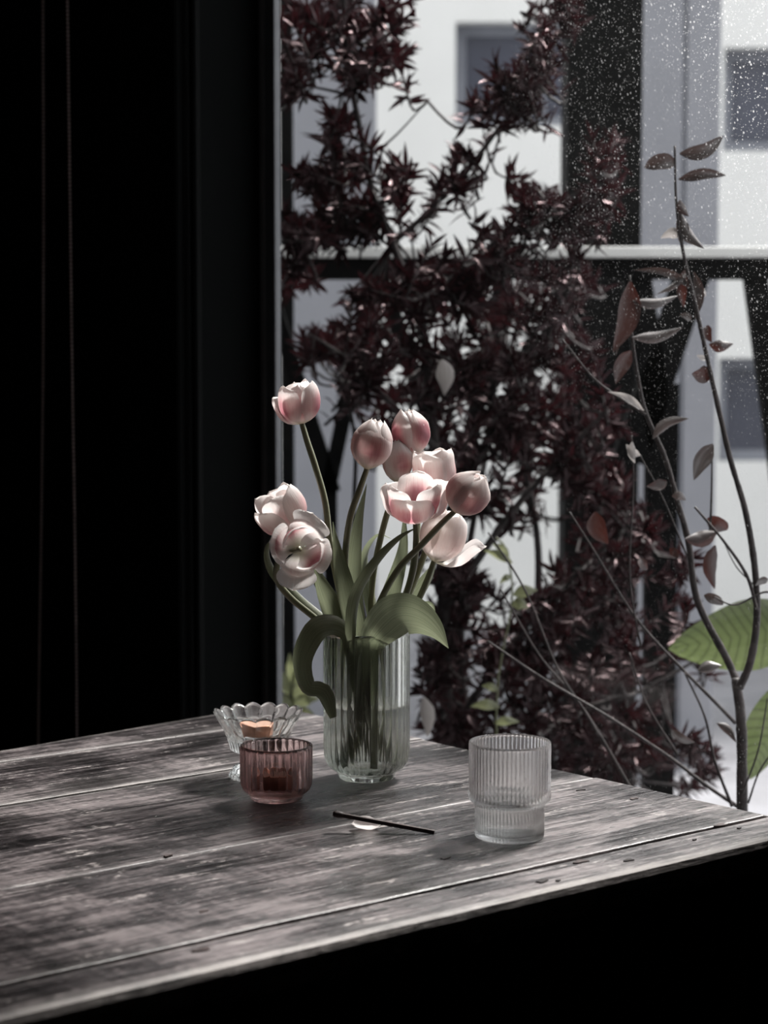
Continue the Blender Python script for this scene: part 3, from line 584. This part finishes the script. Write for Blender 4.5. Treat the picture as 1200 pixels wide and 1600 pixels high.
# ------------------------------------------------------------------ green plants outside
GY = 2.85
bl = empty('broad_leaf_plant', (at(1330, 1300, GY).x, GY, GZ)); tag(bl, 'plant with large bright green ribbed leaves behind the twigs', 'plant'); s = scale_px(GY)
def stalk(pts, r): return tube(catmull([at(*p) for p in pts], 20), r, 7)
for pts, w, tws, stk in (([(1265, 965, GY), (1200, 985, GY - .01), (1130, 1000, GY), (1044, 1014, GY + .03)], 118, 12, [(1265, 965, GY), (1310, 1010, GY), (1330, 1200, GY), (1330, 2400, GY)]),
                    ([(1300, 1060, GY), (1240, 1100, GY), (1195, 1160, GY), (1172, 1218, GY)], 92, -10, [(1300, 1060, GY), (1322, 1130, GY), (1332, 1300, GY), (1332, 2400, GY)])):
    P = catmull([at(*p) for p in pts], 18); n = 18
    W = [w * s * (math.sin(math.pi * min(1, (i / n) * .93 + .07)) ** .75) for i in range(n)] + [.0005]
    lf = add('leaf', strip(P, W, tws, .22, 8), M['big'], bl, bl.location)
    add('leaf_stalk', stalk(stk, .0045), M['small'], bl, bl.location)
gp = empty('small_green_plant', (at(455, 1150, 3.6).x, 3.6, GZ)); tag(gp, 'low pale green leafy plant beyond the window frame behind the table', 'plant'); s = scale_px(3.6)
add('stem', stalk([(462, 2200, 3.6), (460, 1500, 3.6), (458, 1110, 3.6), (455, 1040, 3.6)], .004), M['small'], gp, gp.location)
for (x0, y0, x1, y1, w) in ((452, 1085, 425, 1045, 24), (455, 1075, 452, 1020, 20), (456, 1090, 490, 1060, 26), (458, 1100, 500, 1092, 26), (455, 1110, 425, 1095, 28), (460, 1120, 495, 1125, 26), (458, 1070, 475, 1035, 16), (455, 1120, 440, 1135, 26)):
    P = catmull([at(x0, y0, 3.6), at((x0 + x1) / 2, (y0 + y1) / 2 - 5, 3.57), at(x1, y1, 3.58)], 8)
    add('leaf', strip(P, [w * s * x for x in (.2, .6, .9, 1, .95, .8, .55, .3, .03)], random.uniform(-30, 30), .3), M['small'], gp, gp.location)
gc = empty('green_climber', (at(800, 1200, 3.05).x, 3.05, GZ)); tag(gc, 'thin green climber with a few oval leaves among the dark purple foliage', 'plant'); s = scale_px(3.05)
add('stem', stalk([(830, 2300, 3.05), (800, 1500, 3.05), (775, 1120, 3.05), (800, 940, 3.05), (790, 860, 3.05), (775, 840, 3.05)], .0016), M['small'], gc, gc.location)
for (x0, y0, x1, y1, w) in ((800, 880, 756, 860, 16), (795, 870, 770, 850, 16), (802, 930, 840, 922, 22), (800, 945, 826, 950, 24), (780, 1105, 735, 1104, 20), (772, 1130, 812, 1128, 16), (778, 1080, 752, 1072, 14), (800, 900, 780, 912, 12)):
    P = catmull([at(x0, y0, 3.05), at((x0 + x1) / 2, (y0 + y1) / 2 - 3, 3.04), at(x1, y1, 3.05)], 8)
    add('leaf', strip(P, [w * s * x for x in (.2, .6, .9, 1, .95, .8, .55, .3, .03)], random.uniform(-30, 30), .3), M['small'], gc, gc.location)

# ================================================================== table
tb = empty('wooden_table', CF0, RZ); tag(tb, 'old worn dark wooden plank table standing by the window', 'table')
TL, TT = 1.75, .030
RUB_SHINE = {0: 1.0, .0675: .25, .30: .30, .583: .9, .775: .5, .881: .6}  # rubbing per board edge; the front one also carries its painted highlight
def plank(v0, v1, back=False, seed=0):
    """one board: top with rounded, slightly ragged arrises"""
    rr = np.random.default_rng(seed); nu = 150; g = .0008
    us = np.linspace(0, TL, nu + 1)
    jag = lambda a: np.convolve(rr.normal(0, a, nu + 9), np.ones(4) / 4, 'same')[4:nu + 5]
    e0, e1 = v0 + g + jag(.0009), v1 - g + jag(.0009)
    if back: e1 = e1 - .112 * np.maximum(us - .04, 0) * np.where(us < .75, 1, 1) * np.clip(1, 0, 1)
    if back: e1 = np.maximum(e1, v0 + .03)
    V, W, Fc = [], [], []
    dz = rr.normal(0, .0004); rub = (RUB_SHINE[v0], RUB_SHINE[v1])
    b = .0050 if v0 == 0 else .0014
    for i in range(nu + 1):
        a0, a1 = e0[i], e1[i]; sk = .049
        sec = [(a0, TZ - TT, 0), (a0, TZ - b * 1.5, .55 if v0 == 0 else 0), (a0 + b * .35, TZ - b * .35, 1), (a0 + b * 1.4, TZ, .75), (a0 + .012, TZ, .12), ((a0 + a1) / 2, TZ, 0), (a1 - .010, TZ, .05), (a1 - b * 1.2, TZ, .45), (a1 - b * .3, TZ - b * .3, .6), (a1, TZ - b * 1.4, .2), (a1, TZ - TT, 0)]
        for v, z, w in sec:
            u = us[i] + (sk * v if i < 6 else 0) * (1 - i / 6 if i < 6 else 0)
            if i == 0: z = z if z < TZ - .004 else z - .003; w = max(w, .5 if z > TZ - .01 else 0)
            V.append(Vector((u, v, z + dz))); W.append(w * rub[0 if v < (a0 + a1) / 2 else 1] * (.75 + .5 * rr.random()))
    n = 11
    for i in range(nu):
        for k in range(n):
            k2 = (k + 1) % n; Fc.append([i * n + k, i * n + k2, (i + 1) * n + k2, (i + 1) * n + k])
    Fc.append(list(range(n))[::-1]); Fc.append([nu * n + k for k in range(n)])
    return V, Fc, W
bounds = [0, .0675, .30, .583, .775, .881]
for k in range(5):
    V, Fc, W = plank(bounds[k], bounds[k + 1], k == 4, 11 + k)
    o = add('plank', rm((V, Fc)), M['wood'], tb, smooth=False)
    at_ = o.data.attributes.new('wear_shine', 'FLOAT', 'POINT'); at_.data.foreach_set('value', W)
    bmx = bmesh.new(); bmx.from_mesh(o.data); bmesh.ops.recalc_face_normals(bmx, faces=bmx.faces); bmx.to_mesh(o.data); bmx.free()
# open knots and pegs in the boards
def uv_tab(px, py): q = on_z(px, py, TZ) - CF0; return q.dot(UA), q.dot(VA)
planks = [c for c in tb.children if c.name.startswith('plank')]
for (px, py, w, nm) in ((907, 1347, 9, 'knot_hole'), (1126, 1290, 8, 'knot_hole'), (696, 1342, 6, 'peg'), (847, 1378, 7, 'peg'), (982, 1345, 6, 'peg'), (1085, 1313, 3, 'peg'), (990, 1249, 6, 'knot_hole'), (907, 1235, 6, 'peg'), (315, 1485, 8, 'knot_hole'), (128, 1452, 5, 'peg'), (262, 1338, 5, 'knot_hole'), (872, 1377, 3, 'peg'), (1155, 1295, 3, 'peg'), (318, 1425, 5, 'knot_hole')):
    u, v = uv_tab(px, py); r = w * .0006; vf = []
    k = next((i for i in range(5) if bounds[i] <= v < bounds[i + 1]), 4)
    n = 14; ring = [(1 + .25 * math.sin(3 * t + px) + .12 * math.sin(5 * t)) for t in (2 * math.pi * i / n for i in range(n))]
    Vt = [Vector((u + r * 1.5 * q * math.cos(2 * math.pi * i / n), v + r * .8 * q * math.sin(2 * math.pi * i / n), TZ + .0012)) for i, q in enumerate(ring)] + [Vector((u + r * 1.5 * q * math.cos(2 * math.pi * i / n), v + r * .8 * q * math.sin(2 * math.pi * i / n), TZ - .006)) for i, q in enumerate(ring)]
    Fc = [list(range(n)), list(range(2 * n - 1, n - 1, -1))] + [[i, i + n, (i + 1) % n + n, (i + 1) % n] for i in range(n)]
    add(nm, rm((Vt, Fc)), M['match'] if nm == 'knot_hole' else M['wick'], planks[k], smooth=False)
# frame under the top
AZ0, AZ1 = TZ - TT - .27, TZ - TT
def tpart(n, vf, m=None, par=tb): return add(n, rm(vf), m or M['stain'], par, smooth=False)
for (u, v) in ((.014, .03), (TL - .13, .045), (.045, .72), (TL - .13, .62)):
    tpart('leg', box(u, u + .07, v, v + .07, 0, AZ1, .004, 1), M['stain'])
tpart('apron', box(.085, TL - .13, .07, .09, AZ1 - .018, AZ1, .002, 1))
tpart('apron', box(.045, .07, .10, .72, AZ0, AZ1, .002, 1)); tpart('apron', box(TL - .1, TL - .075, .115, .62, AZ0, AZ1, .002, 1)); tpart('apron', box(.085, TL - .13, .62, .64, AZ0, AZ1, .002, 1))
for a, b in ((.088, .335), (.34, .76), (.765, 1.18), (1.185, TL - .135)):
    d = tpart('drawer', box(a, b, .055, .56, AZ0, AZ1 - .02, .003, 1))
    c = ((a + b) / 2, .055, (AZ0 + AZ1) / 2 - .01)
    kv, kf = lathe([(.006, 0), (.006, .010), (.013, .016), (.015, .022), (.011, .028)], 16)
    kv = [Vector((c[0] + p[0], c[1] - p[2], c[2] + p[1])) for p in kv]
    if b - a > .3: add('knob', rm((kv, kf)), M['knob'], d)

# ================================================================== glass on the table
def place(name, px, py, label, cat, group=None):
    p = on_z(px, py, TZ); o = empty(name, (p.x, p.y, TZ + .0006)); tag(o, label, cat, group); return o, p
# --- vase
vase, vp = place('ribbed_vase', 573, 1216, 'tall ribbed clear glass vase half filled with water holding tulips', 'vase'); s = scale_px(vp.y + .02) * 1.015
VR = 66.5 * s; VH = at(573, 984, vp.y).z - TZ; wl_ = at(573, 1098, vp.y).z - TZ
A = .0017
outer = [(VR * .60, 0), (VR * .645, .0015), (VR * .66, .005), (VR * .72, .0085), (VR * .86, .0125, A * .4), (VR * .95, .0185, A * .9), (VR * .99, .026, A), (VR, .036, A), (VR, VH * .5, A), (VR, VH - .006, A), (VR - .0003, VH - .001, A * .8)]
inner = [(VR - .0032, VH - .001), (VR - .0036, VH - .006), (VR - .0036, VH * .5), (VR - .0036, .040), (VR - .006, .026), (VR * .72, .0165), (VR * .4, .0145), (.001, .014)]
add('glass_body', lathe(outer + inner, 34 * 8, 34), M['vaseg'], vase)
add('water', lathe([(.001, .0138), (VR * .4, .0143), (VR * .72, .0163), (VR - .0058, .026), (VR - .0033, .040), (VR - .0033, wl_ - .002), (VR - .0033, wl_), (VR * .5, wl_ - .0008)], 96), M['water'], vase)
# --- rose tealight holder
hold, hp = place('ribbed_tealight_holder', 432, 1249, 'short ribbed rose brown glass tealight holder in front of the clear dish', 'candle holder'); s = scale_px(hp.y + .02) * 1.015
HR = 56 * s; HH = at(432, 1163, hp.y).z - TZ; A = .0015
outer = [(HR * .66, 0), (HR * .72, .0012), (HR * .735, .004), (HR * .80, .0068), (HR * .92, .0105, A * .5), (HR * .985, .0165, A), (HR, .023, A), (HR, HH - .004, A), (HR - .0004, HH - .0008, A * .7)]
inner = [(HR - .0030, HH - .0008), (HR - .0034, HH - .005), (HR - .0034, .018), (HR - .007, .0115), (HR * .5, .0102), (.001, .010)]
add('glass_body', lathe(outer + inner, 30 * 8, 30), M['pink'], hold)
def tealight(p, z, label):
    t = empty('tealight', (p.x, p.y, z)); tag(t, label, 'candle', None)
    add('cup', lathe([(.001, 0), (.0178, 0), (.0186, .0012), (.0186, .0140), (.0192, .0146), (.0186, .0150), (.0181, .0142), (.0181, .0016), (.001, .0010)], 48, close=False), M['copper'], t)
    add('wax', lathe([(.001, .0012), (.0180, .0012), (.0180, .0108), (.0165, .0112), (.006, .0106), (.0015, .0104)], 40), M['wax'], t)
    add('wick', tube(catmull([Vector((0, 0, .010)), Vector((.0004, 0, .014)), Vector((.0022, .0006, .0185))], 6), .0008, 6), M['wick'], t)
    return t
tealight(hp, TZ + .0112, 'copper coloured tealight inside the rose brown glass holder')
# --- scalloped dish
dish, dp = place('scalloped_candle_dish', 404, 1216, 'clear glass footed candle dish with flared scalloped rim', 'candle holder'); s = scale_px(dp.y + .02)
zz = lambda py: (1216 - py) * s / math.cos(R(12))
rim = zz(1111)
A = .0036
outer = [(.030, 0, .001), (.0325, .002, .002), (.0325, .006, .002), (.028, .009, .002), (.0285, .012, .001), (.022, .0155, .001), (.0125, .019), (.0115, .023), (.014, .027), (.026, .0295, .001), (.0305, .032, .0016), (.0325, .040, .0022), (.037, .052, .0030), (.0425, .062, A), (.0475, rim - .004, A, .0025), (.0492, rim - .0005, A * .9, .0042)]
inner = [(.0484, rim + .0002, A * .9, .0042), (.0460, rim - .003, A, .0028), (.0405, .063, A * .9), (.0350, .054, .0026), (.0300, .0465, .0015), (.026, .0445, .0005), (.012, .0440), (.001, .0440)]
add('glass_body', lathe(outer + inner, 16 * 14, 16), M['clear'], dish)
tealight(dp, TZ + .0450, 'copper coloured tealight set in the clear scalloped dish')
# --- ribbed tumbler
tum, tp = place('ribbed_tumbler', 796, 1308, 'clear finely ribbed stepped tumbler with water near the table edge', 'glass'); s = scale_px(tp.y + .02)
RL, RU = 54.5 * s, 64.2 * s; zz = lambda py: at(796, py, tp.y).z - TZ
zs_, zt = zz(1252), zz(1158.5); A = .0010
outer = [(RL * .93, 0), (RL * .985, .0012, A * .5), (RL, .004, A), (RL, zs_ - .004, A), (RL + .0005, zs_ - .001, A * .5), (RU - .0025, zs_, A * .5), (RU - .0003, zs_ + .0022, A), (RU + .0004, zs_ + .006, A), (RU - .0002, zs_ + .012, A), (RU, zt - .004, A), (RU - .0003, zt - .0006, A * .3)]
inner = [(RU - .0016, zt - .0004), (RU - .0022, zt - .004), (RU - .0024, zs_ + .012), (RU - .0028, zs_ + .006), (RU - .0050, zs_ + .0028), (RL - .0022, zs_ + .0012), (RL - .0028, zs_ - .004), (RL - .0026, .009), (RL - .006, .0055), (RL * .5, .0050), (.001, .0050)]
add('glass_body', lathe(outer + inner, 60 * 8, 60), M['tumbler'], tum)
wz = zs_ - .003
add('water', lathe([(.001, .0048), (RL * .5, .0048), (RL - .006, .0053), (RL - .0024, .009), (RL - .0024, wz - .001), (RL - .0024, wz), (RL * .5, wz - .0005)], 96), M['water'], tum)
drops = []
for _ in range(70):
    t = random.uniform(0, 2 * math.pi); z = zs_ + .014 + (zt - zs_ - .03) * random.random() ** .7; r = random.uniform(.0004, .0009)
    bm = bmesh.new(); bmesh.ops.create_icosphere(bm, subdivisions=1, radius=r); bm.verts.index_update()
    c = Vector(((RU - .0022) * math.cos(t), (RU - .0022) * math.sin(t), z)); drops.append(([c + Vector((v.co.x, v.co.y, v.co.z * 1.3)) for v in bm.verts], [[v.index for v in f.verts] for f in bm.faces])); bm.free()
o = add('droplets', merge(*drops), M['water'], tum); o['kind'] = 'stuff'

# --- burnt match resting on a fallen petal
def petal_grid(H, Rr, topr=.35, phim=62, open_=0.0, curl=0.0, edge=0.0, seed=0, nu=10, nv=14, ruff=.03, groove=.03):
    rr = np.random.default_rng(seed); V, Fc, UV = [], [], []
    pv = [0, .08, .2, .35, .5, .7, .85, 1.0]; pr = [.10, .44, .76, .95, 1.0, .93, (.93 + topr) / 2 + .07, topr]
    ph = rr.uniform(0, 6.28, 4)
    for i in range(nv + 1):
        t = i / nv; v = 1 - (1 - t) ** 1.35
        f = float(np.interp(v, pv, pr)); g_ = math.sqrt(max(0, 1 - v ** 12)) * (.50 + .50 * math.sin(math.pi / 2 * min(1, v / .5)))
        for j in range(nu + 1):
            u = 2 * j / nu - 1; phi = u * R(phim) * g_
            r = Rr * f * (1 + edge * u * u * v) - groove * Rr * math.exp(-(u / .16) ** 2) * math.sin(math.pi * v)
            r += Rr * ruff * (u * u + .25 * v) * v * (math.sin(5 * u + ph[0]) + .7 * math.sin(9 * v + ph[1] + 3 * u))
            z = H * v * (1 - .05 * u * u * v * v) + H * .012 * v * math.sin(7 * u + ph[2])
            # outward curl of the tip
            r += curl * Rr * max(0, v - .6) ** 2 * 5; z -= abs(curl) * H * max(0, v - .7) ** 2 * 1.2
            p = Vector((r * math.cos(phi), r * math.sin(phi), z))
            V.append(Quaternion(Vector((0, 1, 0)), R(open_)) @ p if open_ else p); UV.append((j / nu, v))
    for i in range(nv):
        for j in range(nu): a = i * (nu + 1) + j; Fc.append([a, a + 1, a + nu + 2, a + nu + 1])
    return V, Fc, UV
fp = on_z(571, 1297, TZ); s = scale_px(fp.y)
fpet = empty('fallen_petal', (fp.x, fp.y, TZ + .0008)); tag(fpet, 'fallen pale tulip petal lying under the burnt match', 'petal')
V, Fc, UV = petal_grid(.031, .0105, .6, 82, 0, 0, 0, 3)
Q = Matrix.Rotation(R(8), 3, 'Z') @ Matrix.Rotation(R(12), 3, 'X') @ Matrix.Rotation(R(6), 3, 'Y') @ Matrix(((0, 0, -1), (0, 1, 0), (-1, 0, 0)))
V = [Q @ v for v in V]; cx = sum((v.x for v in V)) / len(V); cyy = sum((v.y for v in V)) / len(V); mz = min(v.z for v in V)
V = [Vector((v.x - cx, v.y - cyy, v.z - mz)) for v in V]
o = add('blade', (V, Fc, UV), M['petal'], fpet); o['tint'] = .25
e1 = on_z(679, 1304, TZ) + Vector((0, 0, .0022)); hd = at(520, 1271, fp.y - .006)
mroot = empty('burnt_match', (e1.x, e1.y, TZ)); tag(mroot, 'charred wooden match leaning on the fallen petal', 'match')
d = (hd - e1); P = [e1 + d * t for t in (0, .25, .5, .75, .9)]
st_ = tube(P, .0027, 4); add('stick', st_, M['match'], mroot, mroot.location, False)
P = [e1 + d * t for t in (.89, .91, .94, .97, .99, 1.0)]
add('head', tube(P, [.0025, .0030, .0035, .0035, .0029, .0013], 10), M['match'], mroot, mroot.location)

# ================================================================== tulips
VY = vp.y; S = scale_px(VY)
def tulip(label, base, top, Rp, dY, stem, tilt=0.0, pet=None, tint=.8, topr=.40, roll=0, leaves=(), seed=0, inner=True, vx=None):
    B = at(*base, VY + dY); Tp = at(*top, VY + dY); axis = (Tp - B); H = axis.length; axis.normalize()
    axis = (axis + Vector((0, -tilt, 0))).normalized(); H = H / max(.35, math.sqrt(max(.05, 1 - axis.y ** 2)))
    H = min(H, 92 * S)
    root = empty('tulip', (vp.x, vp.y, TZ + .0185)); tag(root, label, 'tulip', 'tulips in the ribbed vase')
    # stem: from the bottom of the vase up to the bloom
    rr = random.Random(seed); a = rr.uniform(0, 6.28); bx = Vector((vp.x + .028 * math.cos(a), vp.y + .028 * math.sin(a), TZ + .0185))
    sp = [at(x, y, VY + dY * max(0, (985 - y) / max(1, 985 - base[1])) ** .8) for x, y in stem]; sp = [B] + sp + [sp[-1].lerp(bx, .5), bx]
    P = catmull(sp, 12 * len(sp)); n = len(P)
    # let the top of the stem run into the flower's axis
    for k in range(1, 7): w = (1 - k / 7) ** 2 * .6; P[k] = P[k].lerp(B - axis * (P[k] - B).length, w)
    P[0] = B + axis * .002
    add('stem', tube(P, [(.0029 + .0006 * min(1, i / 20)) for i in range(n)], 10), M['stem'], root, root.location)
    Qm = axis.to_track_quat('Z', 'Y').to_matrix() @ Matrix.Rotation(R(roll), 3, 'Z')
    for k in range(6):
        p = dict(open_=0, az=k * 60, H=1.0, R=1.0 if k % 2 == 0 else .90, curl=0, phim=72 if k % 2 == 0 else 68, topr=topr, edge=0)
        if pet and k in pet: p.update(pet[k])
        if p.get('skip'): continue
        az = p['az']; V, Fc, UV = petal_grid(H * p['H'] * rr.uniform(.95, 1.03), Rp * S * p['R'], p['topr'] + rr.uniform(-.06, .06), p['phim'], p['open_'] + rr.uniform(-2.5, 2.5), p['curl'], p['edge'], seed * 10 + k)
        Rz = Matrix.Rotation(R(az + rr.uniform(-7, 7)), 3, 'Z')
        V = [B + Qm @ (Rz @ v) for v in V]
        o = add('petal', (V, Fc, UV), M['petal'], root, root.location); o['tint'] = float(tint * p.get('tint', 1) * rr.uniform(.8, 1.15))
    for L in leaves: tleaf(root, **L)
    return root
def tleaf(root, pts, w, tw=0, cup=.35, prof=None):
    if pts[0][1] > 975: pts = [(572 + (pts[0][0] - 572) * .35, 1125, pts[0][2] * .25), (572 + (pts[0][0] - 572) * .8, 1040, pts[0][2] * .6)] + list(pts); prof = (.45, .6) + tuple(prof or (.7, .8, .9, .96, 1, 1, .94, .82, .64, .42, .2, .02))
    P = catmull([at(x, y, VY + d) for x, y, d in pts], 30); n = 30
    prof = prof or (.35, .6, .82, .95, 1, 1, .94, .82, .64, .42, .2, .02)
    W = [x * w * S for x in interp(prof, n)]; twl = interp(tw, n) if hasattr(tw, '__len__') else tw; cu = interp(cup, n) if hasattr(cup, '__len__') else cup
    add('leaf', strip(P, W, twl, cu, 8), M['tleaf'], root, root.location)

tulip('pale pink tulip standing tallest and alone on a long straight stem', (472, 662), (463, 594), 29, .02, [(480, 690), (493, 730), (508, 785), (516, 850), (532, 930), (550, 985)], .15,
      {0: dict(open_=10), 1: dict(open_=4), 2: dict(open_=17), 3: dict(open_=27, H=.92, curl=.15), 4: dict(open_=8), 5: dict(open_=3)}, .95, .5, 20, seed=1)
tulip('half open white tulip leaning out above the drooping open one', (459, 826), (422, 766), 34, .03, [(470, 850), (490, 900), (520, 960), (540, 990)], .25,
      {0: dict(open_=14), 1: dict(open_=8), 2: dict(open_=16), 3: dict(open_=10), 4: dict(open_=18), 5: dict(open_=8)}, .55, .62, 40, seed=2,
      leaves=[dict(pts=[(520, 985, .02), (470, 935, .02), (428, 890, .0), (420, 855, .0), (440, 838, .02)], w=26, tw=(0, 20, 50, 60, 40), cup=.5)])
tulip('wide open drooping tulip with spread petals and hooked dark stem', (467, 858), (485, 850), 35, -.05, [(444, 866), (433, 884), (434, 908), (455, 935), (495, 968), (525, 995)], 1.7,
      {0: dict(az=58, open_=46, H=1.15, phim=58, tint=.5, topr=1.35), 1: dict(az=-16, open_=40, H=1.05, phim=55, tint=1.0, topr=1.25), 2: dict(az=165, open_=34, H=1.0, phim=60, tint=1.2, topr=1.1), 3: dict(az=110, open_=10, H=.72, tint=1.4), 4: dict(az=262, open_=48, H=1.1, phim=56, tint=.6, topr=1.4), 5: dict(az=305, open_=12, H=.75, tint=1.3)}, .8, .8, 0, seed=3,
      leaves=[dict(pts=[(540, 990, -.01), (520, 950, -.015), (500, 905, -.02), (488, 860, -.01)], w=44, tw=10, cup=.3, prof=(.7, .85, .95, 1, 1, .95, .85, .7, .5, .3, .15, .02)),
              dict(pts=[(545, 992, -.045), (520, 975, -.062), (490, 985, -.075), (468, 1030, -.08), (478, 1075, -.08), (505, 1085, -.072), (520, 1122, -.07)], w=42, tw=(60, 50, 25, 20, 30, 20, 10), cup=.45, prof=(.5, .6, .75, .9, 1, 1, .95, .85, .75, .8, .65, .3))])
tulip('closed pink tulip on a dark upright stem between the tall one and the cluster', (573, 733), (588, 655), 32, -.03, [(562, 765), (548, 805), (540, 860), (540, 930), (548, 990)], .08,
      {0: dict(open_=2), 2: dict(open_=4), 3: dict(open_=3)}, .66, .2, 100, seed=4,
      leaves=[dict(pts=[(548, 990, -.02), (535, 930, -.03), (525, 870, -.03), (520, 815, -.015)], w=46, tw=-35, cup=.55), dict(pts=[(556, 990, .0), (552, 900, .0), (560, 820, .0), (573, 756, .01)], w=42, tw=15, cup=.35, prof=(.9, 1, 1, .98, .92, .84, .74, .62, .48, .34, .18, .02))])
tulip('tall closed tulip with a deep pink flame at the top of the cluster', (648, 712), (638, 637), 30.5, .05, [(650, 760), (652, 830), (640, 910), (610, 985)], .05,
      {0: dict(open_=0), 3: dict(open_=2)}, 1.15, .25, -92, seed=5, leaves=[dict(pts=[(590, 990, .04), (578, 920, .05), (572, 870, .05), (590, 838, .04), (612, 842, .03)], w=26, tw=(10, 20, 40, 60, 70), cup=.4)])
tulip('small closed tulip half hidden in the middle of the cluster', (622, 755), (620, 688), 25, .03, [(612, 780), (595, 840), (582, 910), (580, 985)], .0, {}, .7, .25, 30, seed=6)
tulip('opening pale tulip with blunt tips at the right of the cluster', (682, 772), (676, 698), 33, .02, [(676, 800), (668, 850), (645, 915), (612, 990)], .05,
      {0: dict(open_=5), 1: dict(open_=4), 2: dict(open_=7), 3: dict(open_=5), 4: dict(open_=6), 5: dict(open_=5)}, .7, .72, 60, seed=7)
tulip('open cup shaped tulip facing front with shaded pink inside', (649, 812), (647, 740), 37, -.045, [(650, 845), (646, 890), (630, 940), (600, 990)], .22,
      {0: dict(open_=24, H=1.0), 1: dict(open_=12, tint=1.2), 2: dict(open_=28, H=1.0), 3: dict(open_=14, tint=1.2), 4: dict(open_=16, H=.82), 5: dict(open_=14, tint=1.2)}, .85, .8, 30, seed=8,
      leaves=[dict(pts=[(588, 990, .0), (608, 930, .01), (628, 860, .01), (632, 797, .02)], w=44, tw=-20, cup=.4, prof=(.8, .95, 1, 1, .95, .88, .78, .65, .5, .35, .2, .02)), dict(pts=[(552, 985, -.05), (560, 930, -.06), (590, 880, -.062), (625, 842, -.05), (652, 824, -.04)], w=28, tw=(30, 40, 45, 50, 40), cup=.5)])
tulip('rosy closed tulip leaning out on a long slanting stem', (710, 799), (752, 740), 34, -.055, [(690, 818), (660, 850), (622, 890), (592, 945), (582, 992)], .35,
      {0: dict(open_=3), 1: dict(open_=1), 2: dict(open_=2)}, 0.8, .2, 12, seed=9,
      leaves=[dict(pts=[(578, 1010, -.03), (596, 984, -.062), (622, 962, -.085), (652, 965, -.095), (680, 984, -.10), (701, 1013, -.10)], w=72, tw=(-25, -10, 0, 5, 5, 0), cup=.22, prof=(.3, .45, .62, .8, .95, 1, .96, .84, .66, .45, .22, .01))])
tulip('white tulip with one petal curled outward low beside the slanting stem', (678, 877), (706, 797), 36, -.01, [(668, 905), (652, 940), (618, 992)], .1,
      {0: dict(open_=3), 1: dict(open_=6), 2: dict(open_=4), 5: dict(open_=36, curl=.55, H=1.0)}, .32, .55, -10, seed=10,
      leaves=[dict(pts=[(600, 992, .02), (640, 945, .02), (668, 905, .02), (683, 872, .02)], w=46, tw=25, cup=.4, prof=(.7, .9, 1, 1, .97, .9, .8, .68, .54, .38, .2, .02)), dict(pts=[(592, 992, .06), (620, 960, .06), (655, 950, .05), (673, 945, .04), (681, 962, .04)], w=20, tw=30, cup=.5)])
